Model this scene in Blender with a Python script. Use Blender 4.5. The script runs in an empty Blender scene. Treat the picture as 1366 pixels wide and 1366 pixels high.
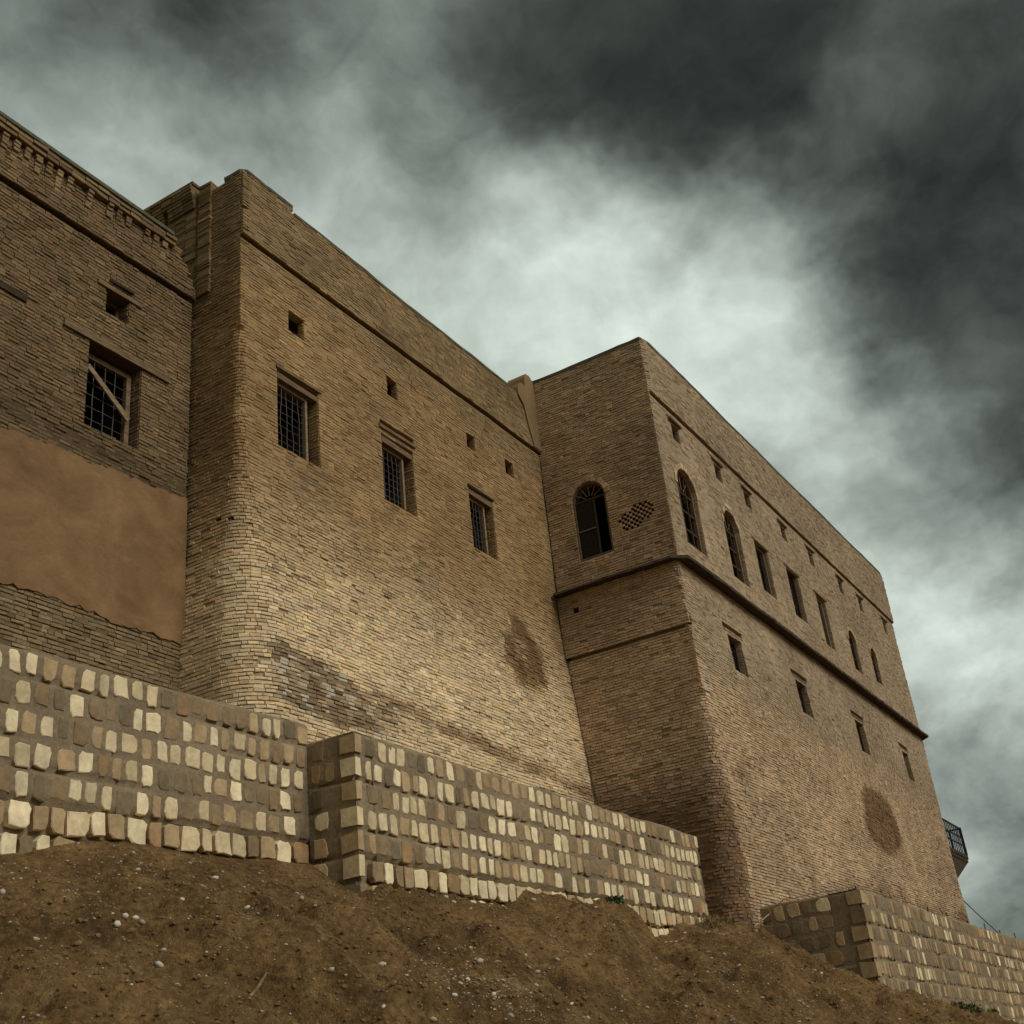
import bpy, math, random
import numpy as np
from mathutils import Matrix, Vector

scene = bpy.context.scene
col = scene.collection
rng = np.random.default_rng(7)
random.seed(7)

# ------------------------------------------------------------------ camera
CAM_R = np.array([[0.52384142, 0.33658149, 0.78249797],
                  [-0.8459401, 0.31327072, 0.43156321],
                  [-0.09987751, -0.88801709, 0.44883196]])      # columns: right, down, forward
FPX = 1608.79 / 1366.0
cam_data = bpy.data.cameras.new("camera")
cam = bpy.data.objects.new("camera", cam_data)
col.objects.link(cam)
cam_data.sensor_width = 36.0
cam_data.lens = 36.0 * FPX
cam_data.clip_start = 0.05
cam_data.clip_end = 3000.0
m = Matrix.Identity(4)
for i in range(3):
    m[i][0] = CAM_R[i, 0]; m[i][1] = -CAM_R[i, 1]; m[i][2] = -CAM_R[i, 2]
cam.matrix_world = m
scene.camera = cam

# ------------------------------------------------------------------ world: heavy broken cloud
SUN_DIR = Vector((-0.05, -0.77, 0.60)).normalized()               # towards the sun
world = bpy.data.worlds.new("World")
scene.world = world
world.use_nodes = True
world.cycles.sampling_method = 'MANUAL'; world.cycles.sample_map_resolution = 256
SKY = [(0.363,0.569,0.738,-0.07),(0.442,0.542,0.714,0.15),(0.460,0.447,0.767,-0.27),(0.517,0.501,0.694,0.03),(0.533,0.400,0.746,-0.02),(0.582,0.330,0.743,0.13),(0.593,0.476,0.650,0.23),(0.643,0.394,0.656,-0.06),(0.635,0.283,0.718,-0.14),(0.616,0.213,0.759,-0.20),(0.684,0.247,0.687,-0.12),(0.674,0.171,0.719,-0.06),(0.727,0.160,0.668,-0.25),(0.710,0.092,0.698,-0.18),(0.746,0.053,0.664,0.06),(0.746,-0.003,0.666,0.14),(0.739,-0.052,0.672,-0.32),(0.790,-0.001,0.613,-0.16),(0.785,0.095,0.613,0.14),(0.728,0.236,0.644,0.32),(0.819,0.068,0.570,-0.05),(0.839,0.006,0.544,-0.12),(0.736,0.315,0.598,-0.08),(0.778,0.216,0.590,0.15),(0.806,0.147,0.573,-0.01),(0.854,0.098,0.511,-0.28),(0.878,0.038,0.477,0.01),(0.745,0.384,0.545,0.32),(0.813,0.271,0.516,-0.04),(0.854,0.203,0.479,0.32),(0.880,0.143,0.453,0.08),(0.909,0.073,0.411,-0.11),(0.917,0.143,0.373,-0.14),(0.945,0.090,0.315,0.03),(0.951,0.149,0.272,0.44),(0.970,0.146,0.192,-0.22),(0.978,0.176,0.110,0.02)]
def build_world():
    nt = world.node_tree
    N, L = nt.nodes, nt.links
    N.clear()
    def math_n(op, a, b=None, c=None, clamp=False):
        n = N.new('ShaderNodeMath'); n.operation = op; n.use_clamp = clamp
        for i, v in enumerate((a, b, c)):
            if v is None: continue
            if isinstance(v, (int, float)): n.inputs[i].default_value = v
            else: L.new(v, n.inputs[i])
        return n.outputs[0]
    def vec_n(op, a, b=None, scale=None):
        n = N.new('ShaderNodeVectorMath'); n.operation = op
        for i, v in enumerate((a, b)):
            if v is None: continue
            if isinstance(v, tuple): n.inputs[i].default_value = v
            else: L.new(v, n.inputs[i])
        if scale is not None: n.inputs['Scale'].default_value = scale
        return n
    def noise(vec, scale, detail, rough, dist=0.0):
        n = N.new('ShaderNodeTexNoise'); n.noise_dimensions = '2D'
        n.inputs['Scale'].default_value = scale; n.inputs['Detail'].default_value = detail
        n.inputs['Roughness'].default_value = rough; n.inputs['Distortion'].default_value = dist
        L.new(vec, n.inputs['Vector']); return n
    tc = N.new('ShaderNodeTexCoord')
    d = vec_n('NORMALIZE', tc.outputs['Generated']).outputs[0]
    # the cloud deck is seen in perspective: stretch the pattern towards the horizon
    sep = N.new('ShaderNodeSeparateXYZ'); L.new(d, sep.inputs[0])
    zz = math_n('MAXIMUM', math_n('ADD', sep.outputs[2], 0.62), 0.25)
    comb = N.new('ShaderNodeCombineXYZ')
    L.new(math_n('DIVIDE', sep.outputs[0], zz), comb.inputs[0])
    L.new(math_n('DIVIDE', sep.outputs[1], zz), comb.inputs[1])
    deck = comb.outputs[0]
    w1 = noise(deck, 4.6, 5.0, 0.58)
    wv = vec_n('SCALE', vec_n('SUBTRACT', w1.outputs['Color'], (0.5, 0.5, 0.5)).outputs[0], scale=0.21).outputs[0]
    d2 = vec_n('NORMALIZE', vec_n('ADD', d, wv).outputs[0]).outputs[0]
    acc = None
    K = 150.0
    for x, y, z, c in SKY:
        dt = vec_n('DOT_PRODUCT', d2, (x, y, z)).outputs['Value']
        e = math_n('EXPONENT', math_n('MULTIPLY_ADD', dt, K, -K))
        acc = math_n('MULTIPLY_ADD', e, c, 0.5 if acc is None else acc)
    deckw = vec_n('ADD', deck, vec_n('SCALE', wv, scale=0.4).outputs[0]).outputs[0]
    n2 = noise(deckw, 6.5, 7.0, 0.60)
    n4 = noise(deckw, 9.0, 5.0, 0.52)
    bil = math_n('ABSOLUTE', math_n('SUBTRACT', n4.outputs['Fac'], 0.5))
    v = math_n('MULTIPLY_ADD', math_n('SUBTRACT', n2.outputs['Fac'], 0.5), 0.44, acc)
    v = math_n('MULTIPLY_ADD', math_n('SUBTRACT', bil, 0.085), 0.36, v)
    v = math_n('MINIMUM', math_n('SMOOTH_MAX', math_n('SUBTRACT', v, 0.018), math_n('MULTIPLY_ADD', n2.outputs['Fac'], 0.34, 0.06), 0.14), 0.85)
    lin = math_n('POWER', v, 2.2)
    tint = N.new('ShaderNodeMix'); tint.data_type = 'RGBA'
    tint.inputs['A'].default_value = (0.845, 1.0, 0.875, 1); tint.inputs['B'].default_value = (0.90, 1.0, 0.91, 1)
    L.new(v, tint.inputs['Factor'])
    cl = vec_n('MULTIPLY', tint.outputs['Result']); L.new(lin, cl.inputs[1])
    sky = N.new('ShaderNodeTexSky'); sky.sky_type = 'NISHITA'; sky.sun_disc = False
    sky.sun_elevation = math.asin(SUN_DIR.z)
    sky.sun_rotation = math.atan2(SUN_DIR.x, SUN_DIR.y)
    sk = vec_n('SCALE', sky.outputs[0], scale=0.08).outputs[0]
    mix = N.new('ShaderNodeMix'); mix.data_type = 'RGBA'; mix.inputs['Factor'].default_value = 0.985
    L.new(sk, mix.inputs['A']); L.new(cl.outputs[0], mix.inputs['B'])
    bg = N.new('ShaderNodeBackground'); bg.inputs['Strength'].default_value = 1.0
    L.new(mix.outputs['Result'], bg.inputs[0])
    out = N.new('ShaderNodeOutputWorld'); L.new(bg.outputs[0], out.inputs[0])
build_world()

sun_data = bpy.data.lights.new("sun", 'SUN')
sun_data.energy = 1.75
sun_data.angle = math.radians(38)
sun_data.color = (1.0, 0.95, 0.88)
sun = bpy.data.objects.new("sun", sun_data)
col.objects.link(sun)
sun.rotation_euler = SUN_DIR.to_track_quat('Z', 'Y').to_euler()
sun.location = (0, -20, 30)

vs = scene.view_settings
vs.view_transform = 'Standard'; vs.look = 'None'; vs.exposure = 0.34; vs.gamma = 1.0
vs.use_curve_mapping = False
scene.cycles.max_bounces = 4; scene.cycles.diffuse_bounces = 3; scene.cycles.glossy_bounces = 2

# ------------------------------------------------------------------ helpers
def project(p):
    c = np.asarray(p) @ CAM_R
    return 683 + 1608.79 * c[..., 0] / c[..., 2], 683 + 1608.79 * c[..., 1] / c[..., 2], c[..., 2]

def hash2(ix, iy, seed):
    h = (ix.astype(np.int64) * 374761393 + iy.astype(np.int64) * 668265263 + seed * 974711) & 0xffffffff
    h = ((h ^ (h >> 13)) * 1274126177) & 0xffffffff
    h = (h ^ (h >> 16)) & 0xffffffff
    return h / 4294967295.0
def vnoise(x, y, seed=0):
    x = np.asarray(x, float); y = np.asarray(y, float)
    ix = np.floor(x); iy = np.floor(y); fx = x - ix; fy = y - iy
    fx = fx * fx * (3 - 2 * fx); fy = fy * fy * (3 - 2 * fy)
    a = hash2(ix, iy, seed); b = hash2(ix + 1, iy, seed); c = hash2(ix, iy + 1, seed); d = hash2(ix + 1, iy + 1, seed)
    return (a * (1 - fx) + b * fx) * (1 - fy) + (c * (1 - fx) + d * fx) * fy
def fbm(x, y, seed=0, octv=4):
    t = 0; a = 0.5; s = 0
    for o in range(octv):
        t = t + a * (vnoise(x * 2**o, y * 2**o, seed + o * 17) - 0.5); s += a; a *= 0.5
    return t / s * 2
def sstep(a, b, x):
    t = np.clip((np.asarray(x, float) - a) / (b - a), 0, 1); return t * t * (3 - 2 * t)

def mesh_obj(name, verts, faces, mat=None, parent=None, colors=None, smooth=False, origin=None, kind=None):
    verts = np.asarray(verts, float).reshape(-1, 3)
    if origin is None:
        origin = parent_loc(parent) if parent is not None else (0, 0, 0)
    o3 = np.asarray(origin, float)
    me = bpy.data.meshes.new(name)
    me.from_pydata((verts - o3).tolist(), [], faces if isinstance(faces, list) else faces.tolist())
    if colors is not None:
        at = me.color_attributes.new('Col', 'FLOAT_COLOR', 'POINT')
        c = np.ones((len(verts), 4), np.float32); c[:, :3] = np.clip(colors, 0, 1)
        at.data.foreach_set('color', c.ravel())
    if smooth: me.polygons.foreach_set('use_smooth', np.ones(len(me.polygons), bool))
    if mat is not None: me.materials.append(mat)
    me.update()
    o = bpy.data.objects.new(name, me)
    col.objects.link(o)
    attach(o, o3, parent)
    if kind: o['kind'] = kind
    return o
WLOC = {}
def parent_loc(p): return WLOC.get(p.name, (0, 0, 0))
def attach(o, wloc, parent):
    w = Vector([float(a) for a in wloc])
    o.location = w - Vector(parent_loc(parent)) if parent is not None else w
    WLOC[o.name] = tuple(w)
    if parent is not None: o.parent = parent
def empty(name, loc, label, cat, group=None):
    o = bpy.data.objects.new(name, None); o.empty_display_size = 0.3
    col.objects.link(o); attach(o, loc, None)
    tag(o, label, cat, group); return o
def tag(o, label, cat, group=None):
    o['label'] = label; o['category'] = cat
    if group: o['group'] = group
    return o

def box_vf(T, u0, u1, n0, n1, z0, z1, jit=0.0):
    """box in wall coordinates mapped by T(u,n,z)"""
    v = []
    for z in (z0, z1):
        for u, n in ((u0, n0), (u1, n0), (u1, n1), (u0, n1)):
            j = rng.normal(0, jit, 3) if jit else (0, 0, 0)
            v.append(T(u + j[0], n + j[1], z + j[2]))
    f = [[0, 3, 2, 1], [4, 5, 6, 7], [0, 1, 5, 4], [1, 2, 6, 5], [2, 3, 7, 6], [3, 0, 4, 7]]
    return v, f
def join(parts):
    V, F = [], []
    for v, f in parts:
        b = len(V); V += [tuple(a) for a in v]; F += [[i + b for i in q] for q in f]
    return V, F
def tube_vf(pts, r, sides=6):
    pts = [Vector(p) for p in pts]; V, F = [], []
    for i, p in enumerate(pts):
        t = (pts[min(i + 1, len(pts) - 1)] - pts[max(i - 1, 0)]).normalized()
        a = t.cross(Vector((0, 0, 1)) if abs(t.z) < 0.9 else Vector((1, 0, 0))).normalized(); b = t.cross(a)
        rr = r[i] if isinstance(r, (list, tuple)) else r
        for k in range(sides):
            an = 2 * math.pi * k / sides
            V.append(tuple(p + (a * math.cos(an) + b * math.sin(an)) * rr))
        if i:
            for k in range(sides):
                F.append([(i - 1) * sides + k, (i - 1) * sides + (k + 1) % sides, i * sides + (k + 1) % sides, i * sides + k])
    F.append(list(range(sides))[::-1]); F.append([(len(pts) - 1) * sides + k for k in range(sides)])
    return V, F

# ------------------------------------------------------------------ materials
def new_mat(name):
    m = bpy.data.materials.new(name); m.use_nodes = True
    nt = m.node_tree; b = nt.nodes['Principled BSDF']
    b.inputs['Roughness'].default_value = 0.92
    b.inputs['Specular IOR Level'].default_value = 0.15
    return m, nt, b
def grain_mat(name, base=None, attr=False, scale=25.0, amount=0.35, bump=0.4, big=1.3, bigamt=0.25, tint=(1, 1, 1), objrand=0.0, dist=0.01, rough=0.92):
    m, nt, b = new_mat(name); N, L = nt.nodes, nt.links
    geo = N.new('ShaderNodeNewGeometry')
    n1 = N.new('ShaderNodeTexNoise'); n1.inputs['Scale'].default_value = scale; n1.inputs['Detail'].default_value = 6; n1.inputs['Roughness'].default_value = 0.65
    n2 = N.new('ShaderNodeTexNoise'); n2.inputs['Scale'].default_value = big; n2.inputs['Detail'].default_value = 4
    L.new(geo.outputs['Position'], n1.inputs['Vector']); L.new(geo.outputs['Position'], n2.inputs['Vector'])
    def mr(src, amt):
        r = N.new('ShaderNodeMapRange'); r.inputs['From Min'].default_value = 0.25; r.inputs['From Max'].default_value = 0.75
        r.inputs['To Min'].default_value = 1 - amt; r.inputs['To Max'].default_value = 1 + amt
        L.new(src, r.inputs['Value']); return r.outputs[0]
    mu = N.new('ShaderNodeMath'); mu.operation = 'MULTIPLY'
    L.new(mr(n1.outputs['Fac'], amount), mu.inputs[0]); L.new(mr(n2.outputs['Fac'], bigamt), mu.inputs[1])
    fac = mu.outputs[0]
    if objrand:
        oi = N.new('ShaderNodeObjectInfo')
        r = N.new('ShaderNodeMapRange'); r.inputs['To Min'].default_value = 1 - objrand; r.inputs['To Max'].default_value = 1 + objrand
        L.new(oi.outputs['Random'], r.inputs['Value'])
        m2 = N.new('ShaderNodeMath'); m2.operation = 'MULTIPLY'; L.new(fac, m2.inputs[0]); L.new(r.outputs[0], m2.inputs[1]); fac = m2.outputs[0]
    vm = N.new('ShaderNodeVectorMath'); vm.operation = 'SCALE'
    if attr:
        a = N.new('ShaderNodeVertexColor'); a.layer_name = 'Col'; L.new(a.outputs['Color'], vm.inputs[0])
    else: vm.inputs[0].default_value = base
    L.new(fac, vm.inputs['Scale'])
    L.new(vm.outputs[0], b.inputs['Base Color'])
    b.inputs['Roughness'].default_value = rough
    if bump:
        bp = N.new('ShaderNodeBump'); bp.inputs['Strength'].default_value = bump; bp.inputs['Distance'].default_value = dist
        L.new(n1.outputs['Fac'], bp.inputs['Height']); L.new(bp.outputs[0], b.inputs['Normal'])
    return m
def wood_mat(name, base, rough=0.85):
    m, nt, b = new_mat(name); N, L = nt.nodes, nt.links
    tc = N.new('ShaderNodeTexCoord'); mp = N.new('ShaderNodeMapping'); mp.inputs['Scale'].default_value = (6, 40, 40)
    L.new(tc.outputs['Object'], mp.inputs[0])
    n = N.new('ShaderNodeTexNoise'); n.inputs['Scale'].default_value = 1.0; n.inputs['Detail'].default_value = 5; L.new(mp.outputs[0], n.inputs['Vector'])
    cr = N.new('ShaderNodeValToRGB'); cr.color_ramp.elements[0].position = 0.3; cr.color_ramp.elements[1].position = 0.7
    cr.color_ramp.elements[0].color = (*[c * 0.55 for c in base], 1); cr.color_ramp.elements[1].color = (*[c * 1.3 for c in base], 1)
    L.new(n.outputs['Fac'], cr.inputs[0]); L.new(cr.outputs[0], b.inputs['Base Color'])
    bp = N.new('ShaderNodeBump'); bp.inputs['Strength'].default_value = 0.4; bp.inputs['Distance'].default_value = 0.004
    L.new(n.outputs['Fac'], bp.inputs['Height']); L.new(bp.outputs[0], b.inputs['Normal'])
    b.inputs['Roughness'].default_value = rough
    return m
M_BRICK = grain_mat('brick_clay', attr=True, scale=38, amount=0.30, bump=0.5, big=1.1, bigamt=0.14, dist=0.008)
M_MORTAR = grain_mat('mortar_earth', attr=True, scale=30, amount=0.3, bump=0.5, big=1.1, bigamt=0.14, dist=0.01)
M_POINT = grain_mat('cement_pointing', base=(0.225, 0.172, 0.105), scale=22, amount=0.32, bump=0.7, big=1.6, bigamt=0.25, dist=0.015)
M_STONES = [grain_mat('limestone_' + n, base=c, scale=16, amount=0.22, bump=0.5, big=5, bigamt=0.2, objrand=0.16, dist=0.012) for n, c in
            (('cream', (0.72, 0.60, 0.375)), ('pale', (0.58, 0.465, 0.275)), ('tan', (0.40, 0.285, 0.155)), ('brown', (0.25, 0.175, 0.095)), ('rust', (0.30, 0.19, 0.095)), ('dull', (0.19, 0.145, 0.085)))]
M_WOOD = wood_mat('weathered_timber', (0.17, 0.115, 0.065))
M_WOODD = wood_mat('dark_timber', (0.055, 0.037, 0.022))
M_WOODL = wood_mat('pale_timber', (0.23, 0.165, 0.10))
M_IRON = grain_mat('old_iron', base=(0.10, 0.092, 0.078), scale=60, amount=0.3, bump=0.2, rough=0.6)
M_DARKIRON = grain_mat('dark_iron', base=(0.03, 0.028, 0.025), scale=60, amount=0.3, bump=0.2, rough=0.6)
M_ROOM = grain_mat('shaded_room_plaster', base=(0.035, 0.03, 0.024), scale=8, amount=0.3, bump=0.2)  # near-black base paints in the darkness of the rooms behind the openings
M_WOODBLACK = wood_mat('near_black_timber', (0.018, 0.014, 0.010))  # darkest timber tone, for the shutter panels
M_COPE = grain_mat('mossy_coping', base=(0.10, 0.095, 0.06), scale=18, amount=0.4, bump=0.5)
M_LIME = grain_mat('lime_render', base=(0.50, 0.45, 0.36), scale=20, amount=0.2, bump=0.3)
M_CEM = grain_mat('grey_cement', base=(0.34, 0.31, 0.24), scale=20, amount=0.25, bump=0.4)

M_STUB = grain_mat('mud_mortar', base=(0.30, 0.225, 0.135), scale=14, amount=0.35, bump=0.7, big=3, bigamt=0.3, dist=0.02)
def plaster_mat():
    m, nt, b = new_mat('mud_plaster'); N, L = nt.nodes, nt.links
    geo = N.new('ShaderNodeNewGeometry')
    def no(s, d, r=0.6, dist=0.0, mp=None):
        n = N.new('ShaderNodeTexNoise'); n.inputs['Scale'].default_value = s; n.inputs['Detail'].default_value = d; n.inputs['Roughness'].default_value = r; n.inputs['Distortion'].default_value = dist
        if mp:
            q = N.new('ShaderNodeMapping'); q.inputs['Scale'].default_value = mp; L.new(geo.outputs['Position'], q.inputs[0]); L.new(q.outputs[0], n.inputs['Vector'])
        else: L.new(geo.outputs['Position'], n.inputs['Vector'])
        return n.outputs['Fac']
    cr = N.new('ShaderNodeValToRGB'); e = cr.color_ramp.elements
    e[0].position = 0.3; e[0].color = (0.155, 0.087, 0.040, 1); e[1].position = 0.72; e[1].color = (0.285, 0.172, 0.082, 1)
    L.new(no(1.4, 7, 0.62, 0.6), cr.inputs[0])
    cr2 = N.new('ShaderNodeValToRGB'); f = cr2.color_ramp.elements
    f[0].position = 0.58; f[0].color = (0, 0, 0, 1); f[1].position = 0.80; f[1].color = (1, 1, 1, 1)
    L.new(no(3.1, 10, 0.75, 0.3, (1, 1, 1.5)), cr2.inputs[0])
    mx = N.new('ShaderNodeMix'); mx.data_type = 'RGBA'; L.new(cr2.outputs[0], mx.inputs['Factor']); L.new(cr.outputs[0], mx.inputs['A']); mx.inputs['B'].default_value = (0.31, 0.215, 0.115, 1)
    cr3 = N.new('ShaderNodeValToRGB'); g = cr3.color_ramp.elements
    g[0].position = 0.70; g[0].color = (0, 0, 0, 1); g[1].position = 0.76; g[1].color = (1, 1, 1, 1)
    L.new(no(9, 6, 0.6, 0.8), cr3.inputs[0])
    mx2 = N.new('ShaderNodeMix'); mx2.data_type = 'RGBA'; L.new(cr3.outputs[0], mx2.inputs['Factor']); L.new(mx.outputs['Result'], mx2.inputs['A']); mx2.inputs['B'].default_value = (0.10, 0.06, 0.03, 1)
    L.new(mx2.outputs['Result'], b.inputs['Base Color'])
    bp = N.new('ShaderNodeBump'); bp.inputs['Strength'].default_value = 0.8; bp.inputs['Distance'].default_value = 0.03
    L.new(no(7, 10, 0.72), bp.inputs['Height']); L.new(bp.outputs[0], b.inputs['Normal'])
    return m
M_PLASTER = plaster_mat()

def soil_mat():
    m, nt, b = new_mat('damp_soil'); N, L = nt.nodes, nt.links
    geo = N.new('ShaderNodeNewGeometry')
    def no(s, d, r=0.6, dist=0.0):
        n = N.new('ShaderNodeTexNoise'); n.inputs['Scale'].default_value = s; n.inputs['Detail'].default_value = d; n.inputs['Roughness'].default_value = r; n.inputs['Distortion'].default_value = dist
        L.new(geo.outputs['Position'], n.inputs['Vector']); return n.outputs['Fac']
    cr = N.new('ShaderNodeValToRGB'); e = cr.color_ramp.elements
    e[0].position = 0.28; e[0].color = (0.068, 0.041, 0.017, 1); e[1].position = 0.74; e[1].color = (0.375, 0.232, 0.092, 1)
    x = e.new(0.5); x.color = (0.205, 0.120, 0.045, 1)
    L.new(no(1.5, 8, 0.72, 0.5), cr.inputs[0])
    r = N.new('ShaderNodeMapRange'); r.inputs['From Min'].default_value = 0.3; r.inputs['From Max'].default_value = 0.7; r.inputs['To Min'].default_value = 0.42; r.inputs['To Max'].default_value = 1.65
    L.new(no(16, 8, 0.7), r.inputs['Value'])
    vm = N.new('ShaderNodeVectorMath'); vm.operation = 'SCALE'; L.new(cr.outputs[0], vm.inputs[0]); L.new(r.outputs[0], vm.inputs['Scale'])
    # fine chips of pale gravel pressed into the soil
    vo = N.new('ShaderNodeTexVoronoi'); vo.inputs['Scale'].default_value = 42; L.new(geo.outputs['Position'], vo.inputs['Vector'])
    lt = N.new('ShaderNodeMath'); lt.operation = 'LESS_THAN'; L.new(vo.outputs['Distance'], lt.inputs[0]); lt.inputs[1].default_value = 0.22
    sp = N.new('ShaderNodeSeparateColor'); L.new(vo.outputs['Color'], sp.inputs[0])
    gt = N.new('ShaderNodeMath'); gt.operation = 'GREATER_THAN'; L.new(sp.outputs[0], gt.inputs[0]); gt.inputs[1].default_value = 0.88
    mu = N.new('ShaderNodeMath'); mu.operation = 'MULTIPLY'; L.new(lt.outputs[0], mu.inputs[0]); L.new(gt.outputs[0], mu.inputs[1])
    mx = N.new('ShaderNodeMix'); mx.data_type = 'RGBA'; L.new(mu.outputs[0], mx.inputs['Factor']); L.new(vm.outputs[0], mx.inputs['A']); mx.inputs['B'].default_value = (0.36, 0.29, 0.19, 1)
    L.new(mx.outputs['Result'], b.inputs['Base Color'])
    ad = N.new('ShaderNodeMath'); ad.operation = 'MULTIPLY_ADD'; L.new(no(9, 9, 0.7), ad.inputs[0]); ad.inputs[1].default_value = 1.0; L.new(no(45, 6, 0.7), ad.inputs[2])
    bp = N.new('ShaderNodeBump'); bp.inputs['Strength'].default_value = 1.0; bp.inputs['Distance'].default_value = 0.06
    L.new(ad.outputs[0], bp.inputs['Height']); L.new(bp.outputs[0], b.inputs['Normal'])
    return m
M_SOIL = soil_mat()

# ------------------------------------------------------------------ ground
HX = [-30, 0, 4.5, 6.3, 7.0, 7.6, 8.4, 9.9, 10.85, 12.3, 13.4, 15.2, 16.5, 17.35, 18.2, 19.0, 19.8, 22, 25.7, 30.7, 38, 60]
HZ = [1.2, 1.4, 1.75, 1.9, 2.07, 2.14, 2.13, 2.22, 2.29, 2.29, 2.50, 2.56, 2.42, 2.30, 2.42, 2.58, 2.72, 2.66, 2.50, 2.08, 1.7, 1.2]
def ground_z(x, y):
    x = np.asarray(x, float); y = np.asarray(y, float)
    h = np.interp(x, HX, HZ)
    z = h + 0.62 * (np.minimum(y, 8.9) - 7.8)
    near = sstep(8.9, 7.0, y)
    # rills running down the slope, a worn path along it
    wx = x + 0.5 * fbm(x * 0.6, y * 0.6, 5)
    r = vnoise(wx * 1.35, y * 0.30, 11); r2 = vnoise(wx * 3.1, y * 0.5, 12)
    z = z - near * (0.34 * np.abs(r - 0.5) * 2 * -1 + 0.12) * 0.9 + near * 0.16 * (r2 - 0.5)
    t = np.clip((17.3 - x) / (17.3 - 9.5), 0, 1.3); yc = 7.6 - 2.9 * t
    z = z - 0.30 * np.exp(-((y - yc) / 0.42) ** 2) * sstep(18.0, 16.0, x) * sstep(7.0, 10.5, x)
    z = z + near * 0.15 * fbm(x * 1.6, y * 1.6, 31, 5) + near * (0.10 * (np.abs(fbm(x * 3.2, y * 3.2, 41, 4)) - 0.2) + 0.06 * fbm(x * 9, y * 9, 43, 2))
    rg = np.abs(vnoise(x * 3.3 + 0.6 * fbm(x, y, 62), y * 0.7, 61) - 0.5) * 2; z = z - 0.13 * near * (1 - rg) ** 3 * sstep(7.2, 5.6, y)
    flat = -1.62 + 0.04 * fbm(x * 0.8, y * 0.8, 3)
    k = 0.25
    hh = np.clip(0.5 + 0.5 * (z - flat) / k, 0, 1)
    return flat * (1 - hh) + z * hh + k * hh * (1 - hh)
def graded(lo, hi, step, far, n):
    core = np.arange(lo, hi + step / 2, step)
    g = np.geomspace(1, far, n)
    left = lo - (g[1:] - 1) * step * 3
    right = hi + (g[1:] - 1) * step * 3
    return np.concatenate([left[::-1], core, right])
def build_ground():
    xs = graded(4.0, 28.0, 0.05, 5000, 42); ys = graded(3.2, 8.7, 0.042, 6000, 42)
    X, Y = np.meshgrid(xs, ys)
    Z = ground_z(X, Y)
    far = sstep(60, 300, np.hypot(X, Y)); Z = Z * (1 - far) + (-1.62) * far
    V = np.stack([X, Y, Z], -1).reshape(-1, 3)
    nx, ny = len(xs), len(ys)
    idx = np.arange(nx * ny).reshape(ny, nx)
    F = np.stack([idx[:-1, :-1], idx[:-1, 1:], idx[1:, 1:], idx[1:, :-1]], -1).reshape(-1, 4)
    o = mesh_obj('ground', V, F, M_SOIL, smooth=True, kind='structure')
    o['label'] = 'steep bare earth slope strewn with pebbles below the walls'
build_ground()

# ------------------------------------------------------------------ brick walls
COURSE = 0.054
class Wall:
    def __init__(s, x0, x1, yf, Lr, Le, bx=None, by=None, r0=None, r1=None, bx1=None, off=None):
        z0 = lambda z: 0.0 * np.asarray(z, float)
        s.x0, s.x1, s.yf, s.Lr, s.Le = x0, x1, yf, Lr, Le
        s.bx, s.by, s.r0, s.r1, s.bx1 = bx or z0, by or z0, r0 or z0, r1 or z0, bx1 or z0
        s.off = off or (lambda u, z: 0.0 * u)
        s.L = x1 - x0
    def urange(s, z):
        return -s.Lr - float(s.bx(z)), s.L + float(s.bx1(z)) + s.Le
    def S(s, u, z, out=0.0, zo=None):
        u = np.asarray(u, float); z = np.asarray(z, float) + 0 * u
        bx, by, r0, r1 = s.bx(z) + 0 * u, s.by(z) + 0 * u, np.maximum(s.r0(z) + 0 * u, 1e-4), np.maximum(s.r1(z) + 0 * u, 1e-4)
        X0, Y0, X1 = s.x0 - bx, s.yf - by, s.x1 + s.bx1(z) + 0 * u
        a = u + bx; b = u - (X1 - s.x0)
        x = s.x0 + u; y = Y0 + 0 * u; nx = 0 * u; ny = -1 + 0 * u
        m = a <= -r0
        x = np.where(m, X0, x); y = np.where(m, Y0 - a, y); nx = np.where(m, -1, nx); ny = np.where(m, 0, ny)
        m = np.abs(a) < r0
        ph = (a + r0) / (2 * r0) * np.pi / 2
        x = np.where(m, X0 + r0 - r0 * np.cos(ph), x); y = np.where(m, Y0 + r0 - r0 * np.sin(ph), y)
        nx = np.where(m, -np.cos(ph), nx); ny = np.where(m, -np.sin(ph), ny)
        m = b >= r1
        x = np.where(m, X1, x); y = np.where(m, Y0 + b, y); nx = np.where(m, 1, nx); ny = np.where(m, 0, ny)
        m = np.abs(b) < r1
        ph = (b + r1) / (2 * r1) * np.pi / 2
        x = np.where(m, X1 - r1 + r1 * np.sin(ph), x); y = np.where(m, Y0 + r1 - r1 * np.cos(ph), y)
        nx = np.where(m, np.sin(ph), nx); ny = np.where(m, -np.cos(ph), ny)
        o = out + s.off(u, z if zo is None else zo + 0 * u) + 0.022 * fbm(u * 0.45, z * 0.5, 77, 3)
        return np.stack([x + nx * o, y + ny * o, z], -1)
    def T(s, u, n, z):
        """front-face coordinates (no curvature), n measured outwards"""
        return (s.x0 + u, s.yf - n, z)
    def TR(s, u, n, z):
        """return face: u negative going back"""
        return (s.x0 - n, s.yf - u, z)

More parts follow.
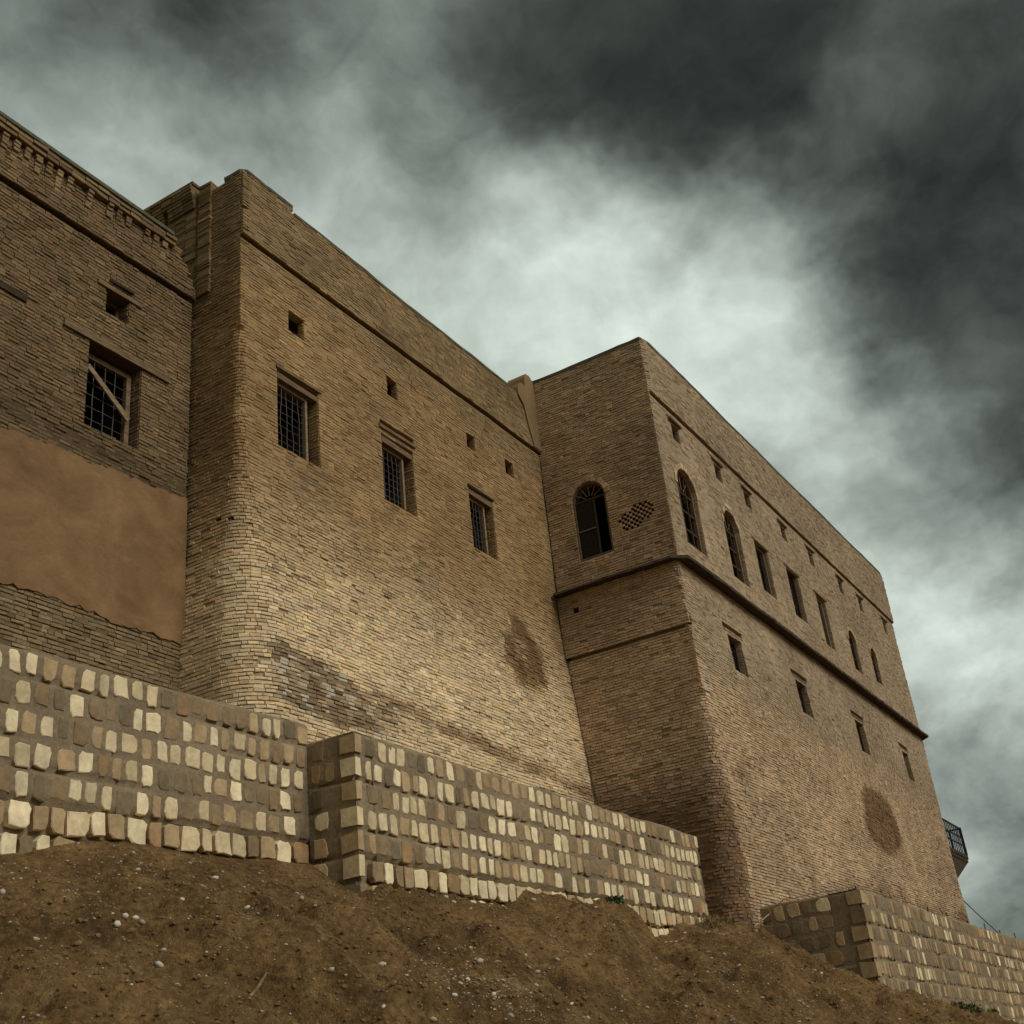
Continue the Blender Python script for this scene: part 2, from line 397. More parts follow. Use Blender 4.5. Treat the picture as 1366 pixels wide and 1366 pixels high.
BR_F = np.array([[0, 1, 2, 3], [4, 5, 1, 0], [5, 6, 2, 1], [6, 7, 3, 2], [7, 4, 0, 3], [8, 9, 5, 4], [9, 10, 6, 5], [10, 11, 7, 6], [11, 8, 4, 7]])
def bricks_vf(P, uc, zc, hl, hh, p, e, depth=0.045):
    """P(u,z,out)->xyz; arrays of bricks -> verts (n,12,3)"""
    n = len(uc)
    su = np.array([-1, 1, 1, -1]); sz = np.array([-1, -1, 1, 1])
    V = np.zeros((n, 12, 3))
    for ring, (ins, outv) in enumerate(((e, p), (0 * e, p - e * 0.9), (0 * e, p * 0 - depth))):
        ju = rng.normal(0, 0.0028, (n, 4)) if ring < 2 else np.zeros((n, 4))
        jz = rng.normal(0, 0.0024, (n, 4)) if ring < 2 else np.zeros((n, 4))
        jo = rng.normal(0, 0.0022, (n, 4)) if ring == 0 else np.zeros((n, 4))
        u = uc[:, None] + su * (hl - ins)[:, None] + ju
        z = zc[:, None] + sz * (hh - ins)[:, None] + jz
        V[:, ring * 4:ring * 4 + 4] = P(u, z, outv[:, None] + jo)
    return V

def opening_span(op, z):
    """interval of u cut out by an opening at height z"""
    if z <= op['z0'] or z >= op['z1']: return None
    u0, u1 = op['u0'], op['u1']
    if op.get('arch'):
        w = (u1 - u0) / 2; spring = op['z1'] - op['arch']
        if z > spring:
            t = (z - spring) / op['arch']; k = w * math.sqrt(max(0.0, 1 - t * t)); c = (u0 + u1) / 2
            if k < 0.03: return None
            return c - k, c + k
    return u0, u1

def lay_wall(root, W, zb, ztop, ops, palette, stain, bur, mort_out=-0.012, pick=None, nobrick=None, zcut=None, drop=0.004, joint=0.007):
    """bricks course by course; returns nothing. ztop(u) top of wall; bur = u-range with bricks"""
    k = 0; B = []; MV, MF, MC = [], [], []; nmv = 0
    nz = int((ztop(0) + 1.0 - zb) / COURSE)
    for k in range(nz):
        z0 = zb + k * COURSE; zc = z0 + COURSE / 2
        lo, hi = W.urange(zc)
        spans = []
        for op in ops:
            s = opening_span(op, zc)
            if s: spans.append(s)
        spans.sort()
        cuts = []; a = lo
        for s in spans:
            if s[0] > a: cuts.append((a, s[0]))
            a = max(a, s[1])
        if a < hi: cuts.append((a, hi))
        for a, b in cuts:
            # mortar strip
            nseg = max(1, int((b - a) / 0.16)) if (b > bur[0] - 1) else 1
            us = np.linspace(a, b, nseg + 1)
            keep = ztop((us[:-1] + us[1:]) / 2) > zc
            if not keep.any(): continue
            mo = mort_out(us, zc) if callable(mort_out) else mort_out
            lowp = W.S(us, np.full_like(us, z0), mo, zc); hip = W.S(us, np.full_like(us, z0 + COURSE), mo, zc)
            base = nmv; nmv += 2 * len(us)
            MV.append(np.concatenate([lowp, hip])); n = len(us)
            q = np.arange(n - 1)[keep]
            MF.append(np.stack([q, q + 1, q + 1 + n, q + n], -1) + base)
            c = palette(us, np.full_like(us, zc), None); MC.append(np.concatenate([c, c]))
            # bricks
            aa, bb = max(a, bur[0]), min(b, bur[1])
            if bb - aa < 0.04: continue
            c0 = -float(W.bx(zc)); c1 = W.L + float(W.bx1(zc)); rr0 = float(W.r0(zc)); rr1 = float(W.r1(zc))
            u = aa - (random.random() * 0.22 if aa == bur[0] or a == lo else 0.0)
            if k % 2: u -= 0.1
            while u < bb:
                l = random.choice((0.165, 0.175, 0.185, 0.18, 0.09, 0.10, 0.14, 0.195))
                if abs(u + l / 2 - c0) < rr0 + 0.05 < 0.45: l = min(l, 0.115)
                if rr0 < 0.06 and u < c0 - 0.001 < u + l: l = c0 - u
                if rr1 < 0.3 and u < c1 - 0.001 < u + l: l = c1 - u
                s0, s1 = max(u, aa), min(u + l, bb); u += max(l, 0.002)
                if s1 - s0 < 0.035: continue
                uc = (s0 + s1) / 2
                if random.random() < drop: continue
                B.append((uc, zc, (s1 - s0 - joint) / 2))
    B = np.array(B); ok = ztop(B[:, 0]) > B[:, 1]
    if nobrick: ok &= ~nobrick(B[:, 0], B[:, 1])
    B = B[ok]; uc, zc, hl = B.T
    n = len(B)
    zc = zc + 0.010 * fbm(uc * 0.6, zc * 0.3, 91, 2)
    hh = np.full(n, COURSE / 2 - 0.0052) + rng.normal(0, 0.0018, n)
    er = stain(uc, zc)[1] if stain else np.zeros(n)
    p = rng.normal(0.004, 0.0036, n) - er * rng.uniform(0.0, 0.035, n)
    p = np.where(rng.random(n) < 0.025, p - rng.uniform(0.01, 0.03, n), p)
    e = rng.uniform(0.004, 0.008, n)
    zo_ = B[:, 1][:, None]
    P = lambda u, z, o: W.S(u, z, o, zo_)
    V = bricks_vf(P, uc, zc, hl, hh, p, e)
    C = palette(uc, zc, rng)
    VC = np.repeat(C[:, None, :], 12, 1)
    # the bricks that show largest become parts of their own
    cen = V[:, :4].mean(1)
    sx, sy, dd = project(cen)
    qx, qy, _ = project(V[:, :4])
    area = 0.5 * np.abs((qx[:, 2] - qx[:, 0]) * (qy[:, 3] - qy[:, 1]) - (qx[:, 3] - qx[:, 1]) * (qy[:, 2] - qy[:, 0]))
    ok = (sx > 5) & (sx < 1361) & (sy > 5) & (sy < 1361)
    if pick is not None: ok &= pick(uc, zc)
    score = np.where(ok, area, -1)
    top = np.argsort(-score)[:300]; top = top[score[top] > 0]
    sel = np.zeros(n, bool); sel[top] = True
    for i in top:
        mesh_obj('brick', V[i], BR_F.tolist(), M_BRICK, root, VC[i], origin=cen[i])
    rest = np.where(~sel)[0]
    Vr = V[rest].reshape(-1, 3); Fr = (BR_F[None] + (np.arange(len(rest)) * 12)[:, None, None]).reshape(-1, 4)
    mesh_obj('brickwork', Vr, Fr, M_BRICK, root, VC[rest].reshape(-1, 3), kind='stuff')
    mesh_obj('wall', np.concatenate(MV), np.concatenate(MF), M_MORTAR, root, np.concatenate(MC) )

def mixc(a, b, t):
    t = np.asarray(t)[..., None]; return np.asarray(a) * (1 - t) + np.asarray(b) * t
def colour_bricks(base, u, z, r, var=0.17):
    """per-brick variation on top of an (n,3) base"""
    n = len(u)
    if r is None: return base
    v = np.exp(r.normal(0, var, n))[:, None]
    c = base * v
    t = r.random(n)
    red = base * np.array([1.05, 0.95, 0.88]); grey = base * np.array([0.96, 0.98, 1.03]); yel = base * np.array([1.03, 1.02, 0.93])
    c = np.where((t < 0.12)[:, None], red * v, c); c = np.where(((t > 0.16) & (t < 0.30))[:, None], grey * v, c); c = np.where(((t > 0.30) & (t < 0.5))[:, None], yel * v, c)
    c = np.where((t > 0.965)[:, None], c * 0.66, c)
    return c
def band(W, u0, u1, z0, z1, o0, o1, step=0.3, jit=0.0, top_o=None):
    """solid band following the wall, from outset o0 (inner) to o1 (outer)"""
    us = np.linspace(u0, u1, max(2, int(abs(u1 - u0) / step) + 1))
    r = lambda: rng.normal(0, jit, len(us)) if jit else 0.0
    to = o1 if top_o is None else top_o
    prof = [W.S(us, np.full_like(us, z0), o0), W.S(us, z0 + np.zeros_like(us) + r(), o1 + r()), W.S(us, z1 + np.zeros_like(us), to + r()), W.S(us, np.full_like(us, z1), o0)]
    n = len(us); V = np.concatenate(prof); F = []
    for a, b in ((0, 1), (1, 2), (2, 3), (3, 0)):
        for i in range(n - 1): F.append([a * n + i, a * n + i + 1, b * n + i + 1, b * n + i])
    F.append([0, n, 2 * n, 3 * n]); F.append([n - 1, 4 * n - 1, 3 * n - 1, 2 * n - 1])
    return [tuple(v) for v in V], F

def reveal(root, T, op, pal, depth=0.34, brick=True, rects=True):
    """brick-lined sides of an opening plus the dark room behind it"""
    u0, u1, z0, z1 = op['u0'], op['u1'], op['z0'], op['z1']
    arch = op.get('arch', 0.0)
    # outline of the opening
    pts = [(u0, z0), (u1, z0)]
    if arch:
        c, w = (u0 + u1) / 2, (u1 - u0) / 2
        for i in range(0, 13):
            a = math.pi * i / 12; pts.append((c + w * math.cos(a), z1 - arch + arch * math.sin(a)))
    else: pts += [(u1, z1), (u0, z1)]
    n = len(pts); V, F = [], []
    for d in (-0.005, -depth, -depth - 1.1):
        for (u, z) in pts: V.append(T(u, d, z))
    ring = lambda a: [[a * n + i, a * n + (i + 1) % n, (a + 1) * n + (i + 1) % n, (a + 1) * n + i] for i in range(n)]
    cc = pal(np.array([(u0 + u1) / 2]), np.array([z0]), None)[0]
    mesh_obj('reveal', V[:2 * n], ring(0), M_MORTAR, root, np.tile(cc, (2 * n, 1)))
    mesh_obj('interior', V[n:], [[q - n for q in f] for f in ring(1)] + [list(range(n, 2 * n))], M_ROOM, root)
    if brick and z1 - z0 > 0.2:
        BV, BC = [], []
        zt = z1 - arch if arch else z1
        for su, ux in ((1, u1), (-1, u0)):
            zz = z0; k = 0
            while zz < zt - 0.03:
                h = min(COURSE, zt - zz); dpos = 0.012; kk = k
                while dpos < depth - 0.02:
                    l = (0.2, 0.11)[(kk) % 2]; d1 = min(dpos + l, depth)
                    P = lambda d, z, o, ux=ux, su=su: np.stack(np.broadcast_arrays(*T(ux - su * o, -d, z)), -1)
                    vv = bricks_vf(P, np.array([(dpos + d1) / 2]), np.array([zz + h / 2]), np.array([(d1 - dpos) / 2 - 0.005]), np.array([h / 2 - 0.005]), rng.normal(0.006, 0.003, 1), np.array([0.007]), depth=0.01)
                    if su < 0: pass
                    BV.append(vv[0]); BC.append(np.repeat(pal(np.array([ux]), np.array([zz]), rng), 12, 0))
                    dpos = d1; kk += 1
                zz += COURSE; k += 1
        if BV:
            nb = len(BV)
            mesh_obj('jamb_bricks', np.concatenate(BV), (BR_F[None] + (np.arange(nb) * 12)[:, None, None]).reshape(-1, 4), M_BRICK, root, np.concatenate(BC), kind='stuff')

def window_grille(root, T, u0, u1, z0, z1, d, nv, nh, frame=0.055, wood=M_WOODL, bars=M_IRON, bent=0.004, missing=0.0, sash=True):
    """timber frame with an iron grille: frame is the window part, each bar a sub-part"""
    parts = [box_vf(T, u0, u0 + frame, -d - 0.07, -d, z0, z1), box_vf(T, u1 - frame, u1, -d - 0.07, -d, z0, z1),
             box_vf(T, u0 + frame, u1 - frame, -d - 0.068, -d - 0.002, z1 - frame, z1), box_vf(T, u0 + frame, u1 - frame, -d - 0.068, -d - 0.002, z0, z0 + frame)]
    w = mesh_obj('window', *join(parts), wood, root)
    a0, a1, b0, b1 = u0 + frame, u1 - frame, z0 + frame, z1 - frame
    for i in range(nv):
        if random.random() < missing: continue
        u = a0 + (a1 - a0) * (i + 1) / (nv + 1)
        pts = [T(u + random.gauss(0, bent), -d - 0.03 + random.gauss(0, bent), b0 - 0.01 + (b1 - b0 + 0.02) * t / 5) for t in range(6)]
        mesh_obj('bar', *tube_vf(pts, 0.0065, 5), bars, w)
    for i in range(nh):
        if random.random() < missing: continue
        z = b0 + (b1 - b0) * (i + 1) / (nh + 1)
        pts = [T(a0 - 0.01 + (a1 - a0 + 0.02) * t / 4, -d - 0.042 + random.gauss(0, bent), z + random.gauss(0, bent)) for t in range(5)]
        mesh_obj('bar', *tube_vf(pts, 0.0055, 5), bars, w)
    return w

def lintel(root, T, u0, u1, z0, z1, n0, n1, mat=M_WOOD, name='lintel'):
    v, f = box_vf(T, u0, u1, n0, n1, z0, z1, jit=0.006)
    return mesh_obj(name, v, f, mat, root)

def arch_frame(root, T, op, d, mat, bar=M_WOODD, mull=1, trans=2, width=0.06, radial=0):
    u0, u1, z0, z1, ah = op['u0'], op['u1'], op['z0'], op['z1'], op['arch']
    c, w = (u0 + u1) / 2, (u1 - u0) / 2; sp = z1 - ah
    def outline(k):
        p = [(u0 + k, z0 + k), (u0 + k, sp)]
        for i in range(1, 16):
            a = math.pi - math.pi * i / 16; p.append((c + (w - k) * math.cos(a), sp + (ah - k) * math.sin(a)))
        return p + [(u1 - k, sp), (u1 - k, z0 + k)]
    A, B = outline(0.0), outline(width); n = len(A); V, F = [], []
    for dd in (-d, -d - 0.07):
        V += [T(u, dd, z) for u, z in A] + [T(u, dd, z) for u, z in B]
    for i in range(n):
        j = (i + 1) % n
        F += [[i, j, n + j, n + i], [2 * n + j, 2 * n + i, 3 * n + i, 3 * n + j], [n + i, n + j, 3 * n + j, 3 * n + i], [j, i, 2 * n + i, 2 * n + j]]
    win = mesh_obj('window', V, F, mat, root)
    for i in range(mull):
        u = u0 + (u1 - u0) * (i + 1) / (mull + 1); t = (u - c) / w
        mesh_obj('mullion', *box_vf(T, u - 0.018, u + 0.018, -d - 0.055, -d - 0.02, z0 + width, sp + ah * math.sqrt(1 - t * t) - width), bar, win)
    for i in range(trans):
        z = z0 + (sp - z0) * (i + 1) / trans
        mesh_obj('transom', *box_vf(T, u0 + width, u1 - width, -d - 0.06, -d - 0.025, z - 0.022, z + 0.022), bar, win)
    for i in range(radial):
        a = math.pi * (i + 1) / (radial + 1)
        p0 = T(c + 0.10 * math.cos(a), -d - 0.035, sp + 0.08 * math.sin(a)); p1 = T(c + (w - width) * math.cos(a), -d - 0.035, sp + (ah - width) * math.sin(a))
        mesh_obj('glazing_bar', *tube_vf([p0, p1], 0.012, 4), mat, win)
    return win

def arch_rim(root, T, op, mat, wid=0.10, proud=0.018, jit=0.01, legs=0.0):
    """soldier ring of bricks round an arched head"""
    u0, u1, z1, ah = op['u0'], op['u1'], op['z1'], op['arch']; c, w = (u0 + u1) / 2, (u1 - u0) / 2; sp = z1 - ah
    n = max(9, int((w + ah) * math.pi / 2 / 0.085))
    for i in range(n):
        a0 = math.pi * (i + 0.06) / n; a1 = math.pi * (i + 0.94) / n; V = []
        pr = proud + rng.normal(0, 0.004); wd = wid + rng.normal(0, jit)
        for d in (-0.30, pr):
            for a, k in ((a0, -0.004), (a1, -0.004), (a1, wd), (a0, wd)):
                V.append(T(c + (w + k) * math.cos(a), d, sp + (ah + k) * math.sin(a)))
        F = [[0, 3, 2, 1], [4, 5, 6, 7], [0, 1, 5, 4], [1, 2, 6, 5], [2, 3, 7, 6], [3, 0, 4, 7]]
        cc = colour_bricks(np.array([mat]), np.array([0.]), np.array([0.]), rng)
        mesh_obj('arch_brick', V, F, M_BRICK, root, np.repeat(cc, 8, 0))

def shell(root, W, zb, zt, back, mat, u_in=0.35):
    """rear and side walls plus the flat roof, closing the building behind the facade"""
    x0, x1, y0 = W.x0, W.x1, W.yf
    V = [(x0 + 0.05, y0 + W.Lr, zb), (x1 - 0.05, y0 + W.Lr, zb), (x0 + 0.05, back, zb), (x1 - 0.05, back, zb)]
    V += [(a, b, zt - 0.5) for a, b, _ in V]
    F = [[2, 3, 7, 6], [0, 2, 6, 4], [3, 1, 5, 7]]
    mesh_obj('rear_wall', V, F, M_CEM, root)
    r = 0.3
    V = [(x0 + r, y0 + r, zt - 0.55), (x1 - r, y0 + r, zt - 0.55), (x1 - 0.05, back, zt - 0.55), (x0 + r, back, zt - 0.55)]
    V += [(a, b, c - 0.2) for a, b, c in V]
    mesh_obj('roof', V, [[0, 1, 2, 3], [7, 6, 5, 4], [0, 4, 5, 1], [1, 5, 6, 2], [2, 6, 7, 3], [3, 7, 4, 0]], M_CEM, root)

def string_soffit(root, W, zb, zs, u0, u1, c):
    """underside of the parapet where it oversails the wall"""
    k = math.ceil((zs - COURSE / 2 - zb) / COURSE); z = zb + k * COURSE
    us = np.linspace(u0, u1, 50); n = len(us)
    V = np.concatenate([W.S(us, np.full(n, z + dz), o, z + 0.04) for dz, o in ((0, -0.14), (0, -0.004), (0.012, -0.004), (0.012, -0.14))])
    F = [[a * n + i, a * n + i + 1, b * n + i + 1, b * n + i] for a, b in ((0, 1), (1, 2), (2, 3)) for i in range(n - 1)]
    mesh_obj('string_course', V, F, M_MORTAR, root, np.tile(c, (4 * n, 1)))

# ------------------------------------------------------------------ left house (plastered)
def house_left():
    root = empty('brick_house', (7.5, 10.9, 4.0), 'dark brown brick house at the left edge with a smooth mud plaster panel', 'house', 'citadel houses')
    W = Wall(3.0, 10.60, 10.9, 0.5, 0.0, off=lambda u, z: 0.06 * (np.asarray(z) > 11.425) - 0.06 * ((np.asarray(z) > 11.37) & (np.asarray(z) <= 11.425)))
    U = lambda x: x - 3.0
    zt0 = 12.06
    ztop = lambda u: np.where(np.asarray(u) > U(10.0), 12.20 - 0.85 * np.clip((np.asarray(u) - U(10.25)) / 0.4, 0, 1), zt0)
    base0 = np.array((0.182, 0.126, 0.066))
    def pal(u, z, r):
        b = np.tile(base0, (len(u), 1)) * (1 + 0.22 * fbm(u * 0.8, z * 0.8, 301))[:, None]
        lowb = sstep(6.3, 5.7, z); b = mixc(b, np.array((0.215, 0.155, 0.086)), lowb)
        dmg = np.exp(-((z - 8.15) / 0.28) ** 2) * 0.35; b = b * (1 - dmg)[:, None]
        if r is None: return b * 0.66
        return colour_bricks(b, u, z, r, 0.12)
    def stain(u, z):
        return None, 0.45 * np.exp(-((z - 8.15) / 0.22) ** 2) + 0.2
    ptop = lambda u: 7.86 + 0.20 * (u - U(7.6)) / 3.1 + 0.05 * fbm(u * 2.2, u * 0 + 3, 8)
    pbot = lambda u: 5.92 + 0.06 * fbm(u * 1.7, u * 0 + 9, 9)
    opw = dict(u0=U(8.80), u1=U(9.70), z0=8.44, z1=9.74)
    opv = dict(u0=U(9.03), u1=U(9.42), z0=10.33, z1=10.72)
    ops = [opw, opv]
    nob = lambda u, z: (pbot(u) + 0.1 < z) & (z < ptop(u) - 0.1)
    lay_wall(root, W, 3.6, ztop, ops, pal, stain, (U(5.0), W.L), mort_out=-0.014, nobrick=lambda u, z: nob(u, z) | ((z > 11.37) & (z <= 11.425)),
             pick=lambda u, z: (z > 4.95), drop=0.008)
    # mud plaster panel with a torn edge
    us = np.linspace(U(4.6), W.L - 0.015, 90); vz = np.linspace(0, 1, 40)
    UU, VV = np.meshgrid(us, vz)
    zt_, zb_ = ptop(us) + rng.normal(0, 0.012, len(us)), pbot(us) + rng.normal(0, 0.014, len(us))
    ZZ = zb_[None] + (zt_ - zb_)[None] * VV
    O = 0.018 + 0.012 * fbm(UU * 0.9, ZZ * 0.9, 55) + 0.004 * fbm(UU * 5, ZZ * 5, 56)
    Pf = W.S(UU, ZZ, O); Pb = W.S(UU, ZZ, -0.03)
    n, mm = len(us), len(vz); idx = np.arange(n * mm).reshape(mm, n)
    F = np.stack([idx[:-1, :-1], idx[:-1, 1:], idx[1:, 1:], idx[1:, :-1]], -1).reshape(-1, 4).tolist()
    off = n * mm
    edge = np.concatenate([idx[0, :], idx[1:, -1], idx[-1, -2::-1], idx[-2:0:-1, 0]])
    for i in range(len(edge)):
        a, b = int(edge[i]), int(edge[(i + 1) % len(edge)]); F.append([b, a, a + off, b + off])
    p = mesh_obj('plaster_panel', np.concatenate([Pf.reshape(-1, 3), Pb.reshape(-1, 3)]), F, M_PLASTER, root)
    p['label'] = 'smooth reddish brown mud plaster panel with torn edges'
    T = W.T
    for op, dp in ((opw, 0.30), (opv, 0.30)): reveal(root, T, op, pal, dp)
    # large window: grille, fallen diagonal plank
    w = window_grille(root, T, U(8.80), U(9.66), 8.46, 9.68, 0.16, 3, 5, frame=0.075, wood=M_WOOD, bent=0.005, missing=0.0)
    w['label'] = 'broken grilled window with a plank leaning across it'
    pl = [T(U(8.83), -0.12, 9.42), T(U(8.90), -0.12, 9.46), T(U(9.60), -0.10, 8.93), T(U(9.55), -0.10, 8.86)]
    V = pl + [(x, y - 0.028, z) for x, y, z in pl]
    mesh_obj('plank', V, [[0, 1, 2, 3], [7, 6, 5, 4], [0, 4, 5, 1], [1, 5, 6, 2], [2, 6, 7, 3], [3, 7, 4, 0]], M_WOODL, w)
    rubble = [box_vf(T, U(8.86) + a, U(8.86) + a + 0.12, -0.32 - b, -0.22 - b, 8.47 + c, 8.53 + c, 0.006) for a in np.arange(0, 0.75, 0.135) for b, c in ((0, 0), (0.03, 0.065), (0.05, 0.13)) if random.random() < 0.8]
    V, F = join(rubble); mesh_obj('rubble', V, F, M_BRICK, root, np.tile((0.16, 0.115, 0.07), (len(V), 1)), kind='stuff')
    lintel(root, T, U(8.36), U(10.17), 9.745, 9.835, -0.28, 0.035)
    lintel(root, T, U(8.84), U(9.64), 10.725, 10.785, -0.25, 0.03)
    lintel(root, T, U(9.05), U(9.46), 10.86, 10.90, -0.05, 0.04, M_WOODD)
    lintel(root, T, U(6.4), U(7.79), 9.77, 9.86, -0.1, 0.035, M_WOODD)
    vf = window_grille(root, T, U(9.03), U(9.42), 10.33, 10.72, 0.2, 0, 0, frame=0.05, wood=M_WOOD)
    # cornice: corbelled dentils under a brick coping
    proto = None
    x = 4.9; k = 0
    while x < 10.0:
        parts = []
        wd = 0.088
        for j, (o, h) in enumerate(((0.0, 0.054), (0.015, 0.054), (0.03, 0.054), (0.045, 0.054), (0.06, 0.054), (0.07, 0.04))):
            zj = 11.745 + j * 0.058
            parts.append(box_vf(W.T, U(x) + rng.normal(0, 0.004), U(x) + wd + rng.normal(0, 0.004), 0.0, 0.05 + o + rng.normal(0, 0.006), zj, zj + h, 0.003))
        V, F = join(parts)
        c = colour_bricks(np.tile(base0, (1, 1)), np.zeros(1), np.zeros(1), rng)
        if random.random() < 0.93:
            mesh_obj('dentil', V, F, M_BRICK, root, np.tile(c[0], (len(V), 1)))
        x += 0.172; k += 1
    cx = 4.7
    while cx < 10.05:
        l = random.choice((0.2, 0.22, 0.24))
        for zz, o in ((12.095, 0.145), (12.165, 0.16)):
            v, f = box_vf(W.T, U(cx), U(cx + l - 0.008), -0.05, o + rng.normal(0, 0.006), zz, zz + 0.062, 0.003)
            c = colour_bricks(np.array([base0 * 1.05]), np.zeros(1), np.zeros(1), rng)
            mesh_obj('coping_brick', v, f, M_BRICK, root, np.tile(c[0], (8, 1)))
        cx += l
    v, f = box_vf(W.T, U(4.6), U(10.04), -0.6, 0.18, 12.237, 12.30, 0.004)
    mesh_obj('coping', v, f, M_COPE, root)
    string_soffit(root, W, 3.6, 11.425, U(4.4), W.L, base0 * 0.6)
    shell(root, W, 3.0, 12.2, 19.0, M_CEM)
house_left()

# ------------------------------------------------------------------ middle house
def house_mid():
    root = empty('brick_house', (15.0, 10.0, 3.6), 'tan brick house in the middle with rounded lower corner and three grilled windows', 'house', 'citadel houses')
    bx = lambda z: 0.16 * sstep(8.8, 4.6, z)
    by = lambda z: 0.40 * sstep(8.9, 4.0, z)
    def r0(z):
        z = np.asarray(z, float)
        return np.where(z > 10.62, 0.0, np.where(z > 9.12, 0.14, 0.12 + 0.50 * sstep(9.2, 5.6, z)))
    W = Wall(10.68, 19.54, 10.0, 6.0, 0.0, bx=bx, by=by, r0=r0, off=lambda u, z: (0.055 * (np.asarray(z) > 12.325) - 0.06 * ((np.asarray(z) > 12.27) & (np.asarray(z) <= 12.325))) * (np.asarray(u) > 0))
    U = lambda x: x - 10.68
    def ztop(u):
        u = np.asarray(u, float)
        return np.where(u > U(11.85), 13.44, np.where(u > -0.36, 13.56, 13.5)) - 0.05 * np.clip((u - U(11.85)) / 0.2, 0, 1) * 0
    hi, lo = np.array((0.300, 0.200, 0.096)), np.array((0.625, 0.49, 0.30))
    def dark(u, z):
        x = u + 10.68
        w = 0.25 * fbm(u * 1.3, z * 1.3, 400, 4); w2 = 0.5 * fbm(u * 4, z * 4, 401, 3)
        q = ((x - 17.75) / 0.82) ** 2 + ((z - 7.35) / 0.82) ** 2 + 2.2 * w + 0.5 * w2
        ring = np.exp(-((q - 0.42) / 0.68) ** 2) * sstep(0.0, 0.7, 0.75 + w2 * 1.3 + 0.45 * (x - 17.75) - 0.45 * (z - 7.35))
        low = sstep(0, 0.16, 5.78 - 0.10 * (x - 11.0) - z + w * 0.9) * sstep(0, 0.2, z - 4.72 - 0.15 * np.abs(x - 12.0) + w) * sstep(10.75, 11.1, x + w) * sstep(14.2, 13.2, x + w * 2)
        strip = np.exp(-((z - (5.46 - 0.065 * (x - 13)) + 0.2 * w) / 0.15) ** 2) * sstep(12.6, 13.3, x) * (0.8 + w2)
        wet = sstep(5.0, 4.5, z + w * 0.7) * sstep(14.0, 15.5, x) * 0.9 * (0.7 + w2)
        return np.clip(1.0 * ring, 0, 1), np.clip(low * (0.75 + w2), 0, 1), np.clip(strip + wet, 0, 1)
    def pal(u, z, r):
        n = fbm(u * 0.7, z * 0.7, 402)
        t = sstep(8.8, 6.2, z + 0.5 * n)
        b = mixc(np.tile(hi, (len(u), 1)), lo, t)
        b = b * (1 + (0.20 - 0.10 * t) * n + (0.20 - 0.13 * t) * fbm(u * 2.3, z * 2.3, 403))[:, None]
        b = mixc(b, b * np.array((0.78, 0.83, 0.88)), 0.8 * sstep(11.2, 12.4, z))
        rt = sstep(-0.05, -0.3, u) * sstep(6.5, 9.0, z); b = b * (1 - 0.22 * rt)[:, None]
        a, l, s = dark(u, z)
        if r is not None:
            k1, k2, k3 = (np.clip((q - 0.28 * r.random(len(u))) * 1.5, 0, 1) for q in (a, l, s)); a, l, s = k1, k2, k3
        b = mixc(b, b * np.array((0.36, 0.29, 0.22)), a)
        b = mixc(b, np.array((0.185, 0.125, 0.070)), 0.92 * l)
        b = mixc(b, b * np.array((0.50, 0.45, 0.40)), s)
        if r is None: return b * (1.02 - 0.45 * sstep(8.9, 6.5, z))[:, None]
        c = colour_bricks(b, u, z, r, 0.105)
        white = (r.random(len(u)) < 0.22 * (l > 0.45))
        c = np.where(white[:, None], np.array((0.46, 0.40, 0.30)), c)
        return c
    def stain(u, z):
        a, l, s = dark(u, z); return None, np.clip(0.7 * a + 0.8 * l + 0.6 * s, 0, 1)
    wins = [dict(u0=U(11.46), u1=U(12.40), z0=8.97, z1=10.29), dict(u0=U(14.00), u1=U(14.88), z0=9.09, z1=10.29), dict(u0=U(16.60), u1=U(17.42), z0=9.14, z1=10.35)]
    vents = [dict(u0=U(11.74), u1=U(12.10), z0=11.14, z1=11.48), dict(u0=U(14.24), u1=U(14.54), z0=11.18, z1=11.55), dict(u0=U(16.70), u1=U(16.98), z0=11.25, z1=11.54), dict(u0=U(18.06), u1=U(18.36), z0=11.22, z1=11.54)]
    slots = [dict(u0=U(13.98), u1=U(14.93), z0=10.50, z1=10.58)]
    puts = [dict(u0=-0.52, u1=-0.42, z0=7.55, z1=7.63), dict(u0=-0.30, u1=-0.18, z0=7.50, z1=7.57)]
    def mo(u, z): return -0.004 - 0.016 * sstep(8.9, 6.5, z) + 0 * u
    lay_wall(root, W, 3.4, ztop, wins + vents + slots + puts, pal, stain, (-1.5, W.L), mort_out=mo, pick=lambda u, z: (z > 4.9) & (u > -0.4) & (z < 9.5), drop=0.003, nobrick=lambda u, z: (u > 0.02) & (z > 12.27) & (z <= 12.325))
    T = W.T
    for i, op in enumerate(wins):
        reveal(root, T, op, pal, 0.22)
        hz = op['z1'] - (0.13 if i == 0 else 0.10)
        lintel(root, T, op['u0'] + 0.004, op['u1'] - 0.004, hz - 0.02, op['z1'] - 0.065 if i == 0 else op['z1'] - 0.012, -0.34, -0.02, M_WOOD)
        window_grille(root, T, op['u0'] + 0.03, op['u1'] - 0.16, op['z0'] + 0.01, hz - 0.022, 0.10, 4, 7, frame=0.05, wood=M_WOODL, bent=0.007)
    for op in vents: reveal(root, T, op, pal, 0.13)
    for op in slots: reveal(root, T, op, pal, 0.09, brick=False)
    for op in puts: reveal(root, W.TR, op, pal, 0.1, brick=False)
    lintel(root, T, U(13.92), U(14.94), 10.40, 10.465, -0.05, 0.035)
    lintel(root, T, U(11.44), U(12.46), 10.30, 10.335, -0.04, 0.02)
    lintel(root, T, U(16.58), U(17.44), 10.352, 10.39, -0.04, 0.025, M_WOODD)
    # parapet: string course, stub by the neighbour, back parapet with dentils
    v, f = band(W, U(11.86), W.L, 13.42, 13.475, -0.35, 0.012, jit=0.004)
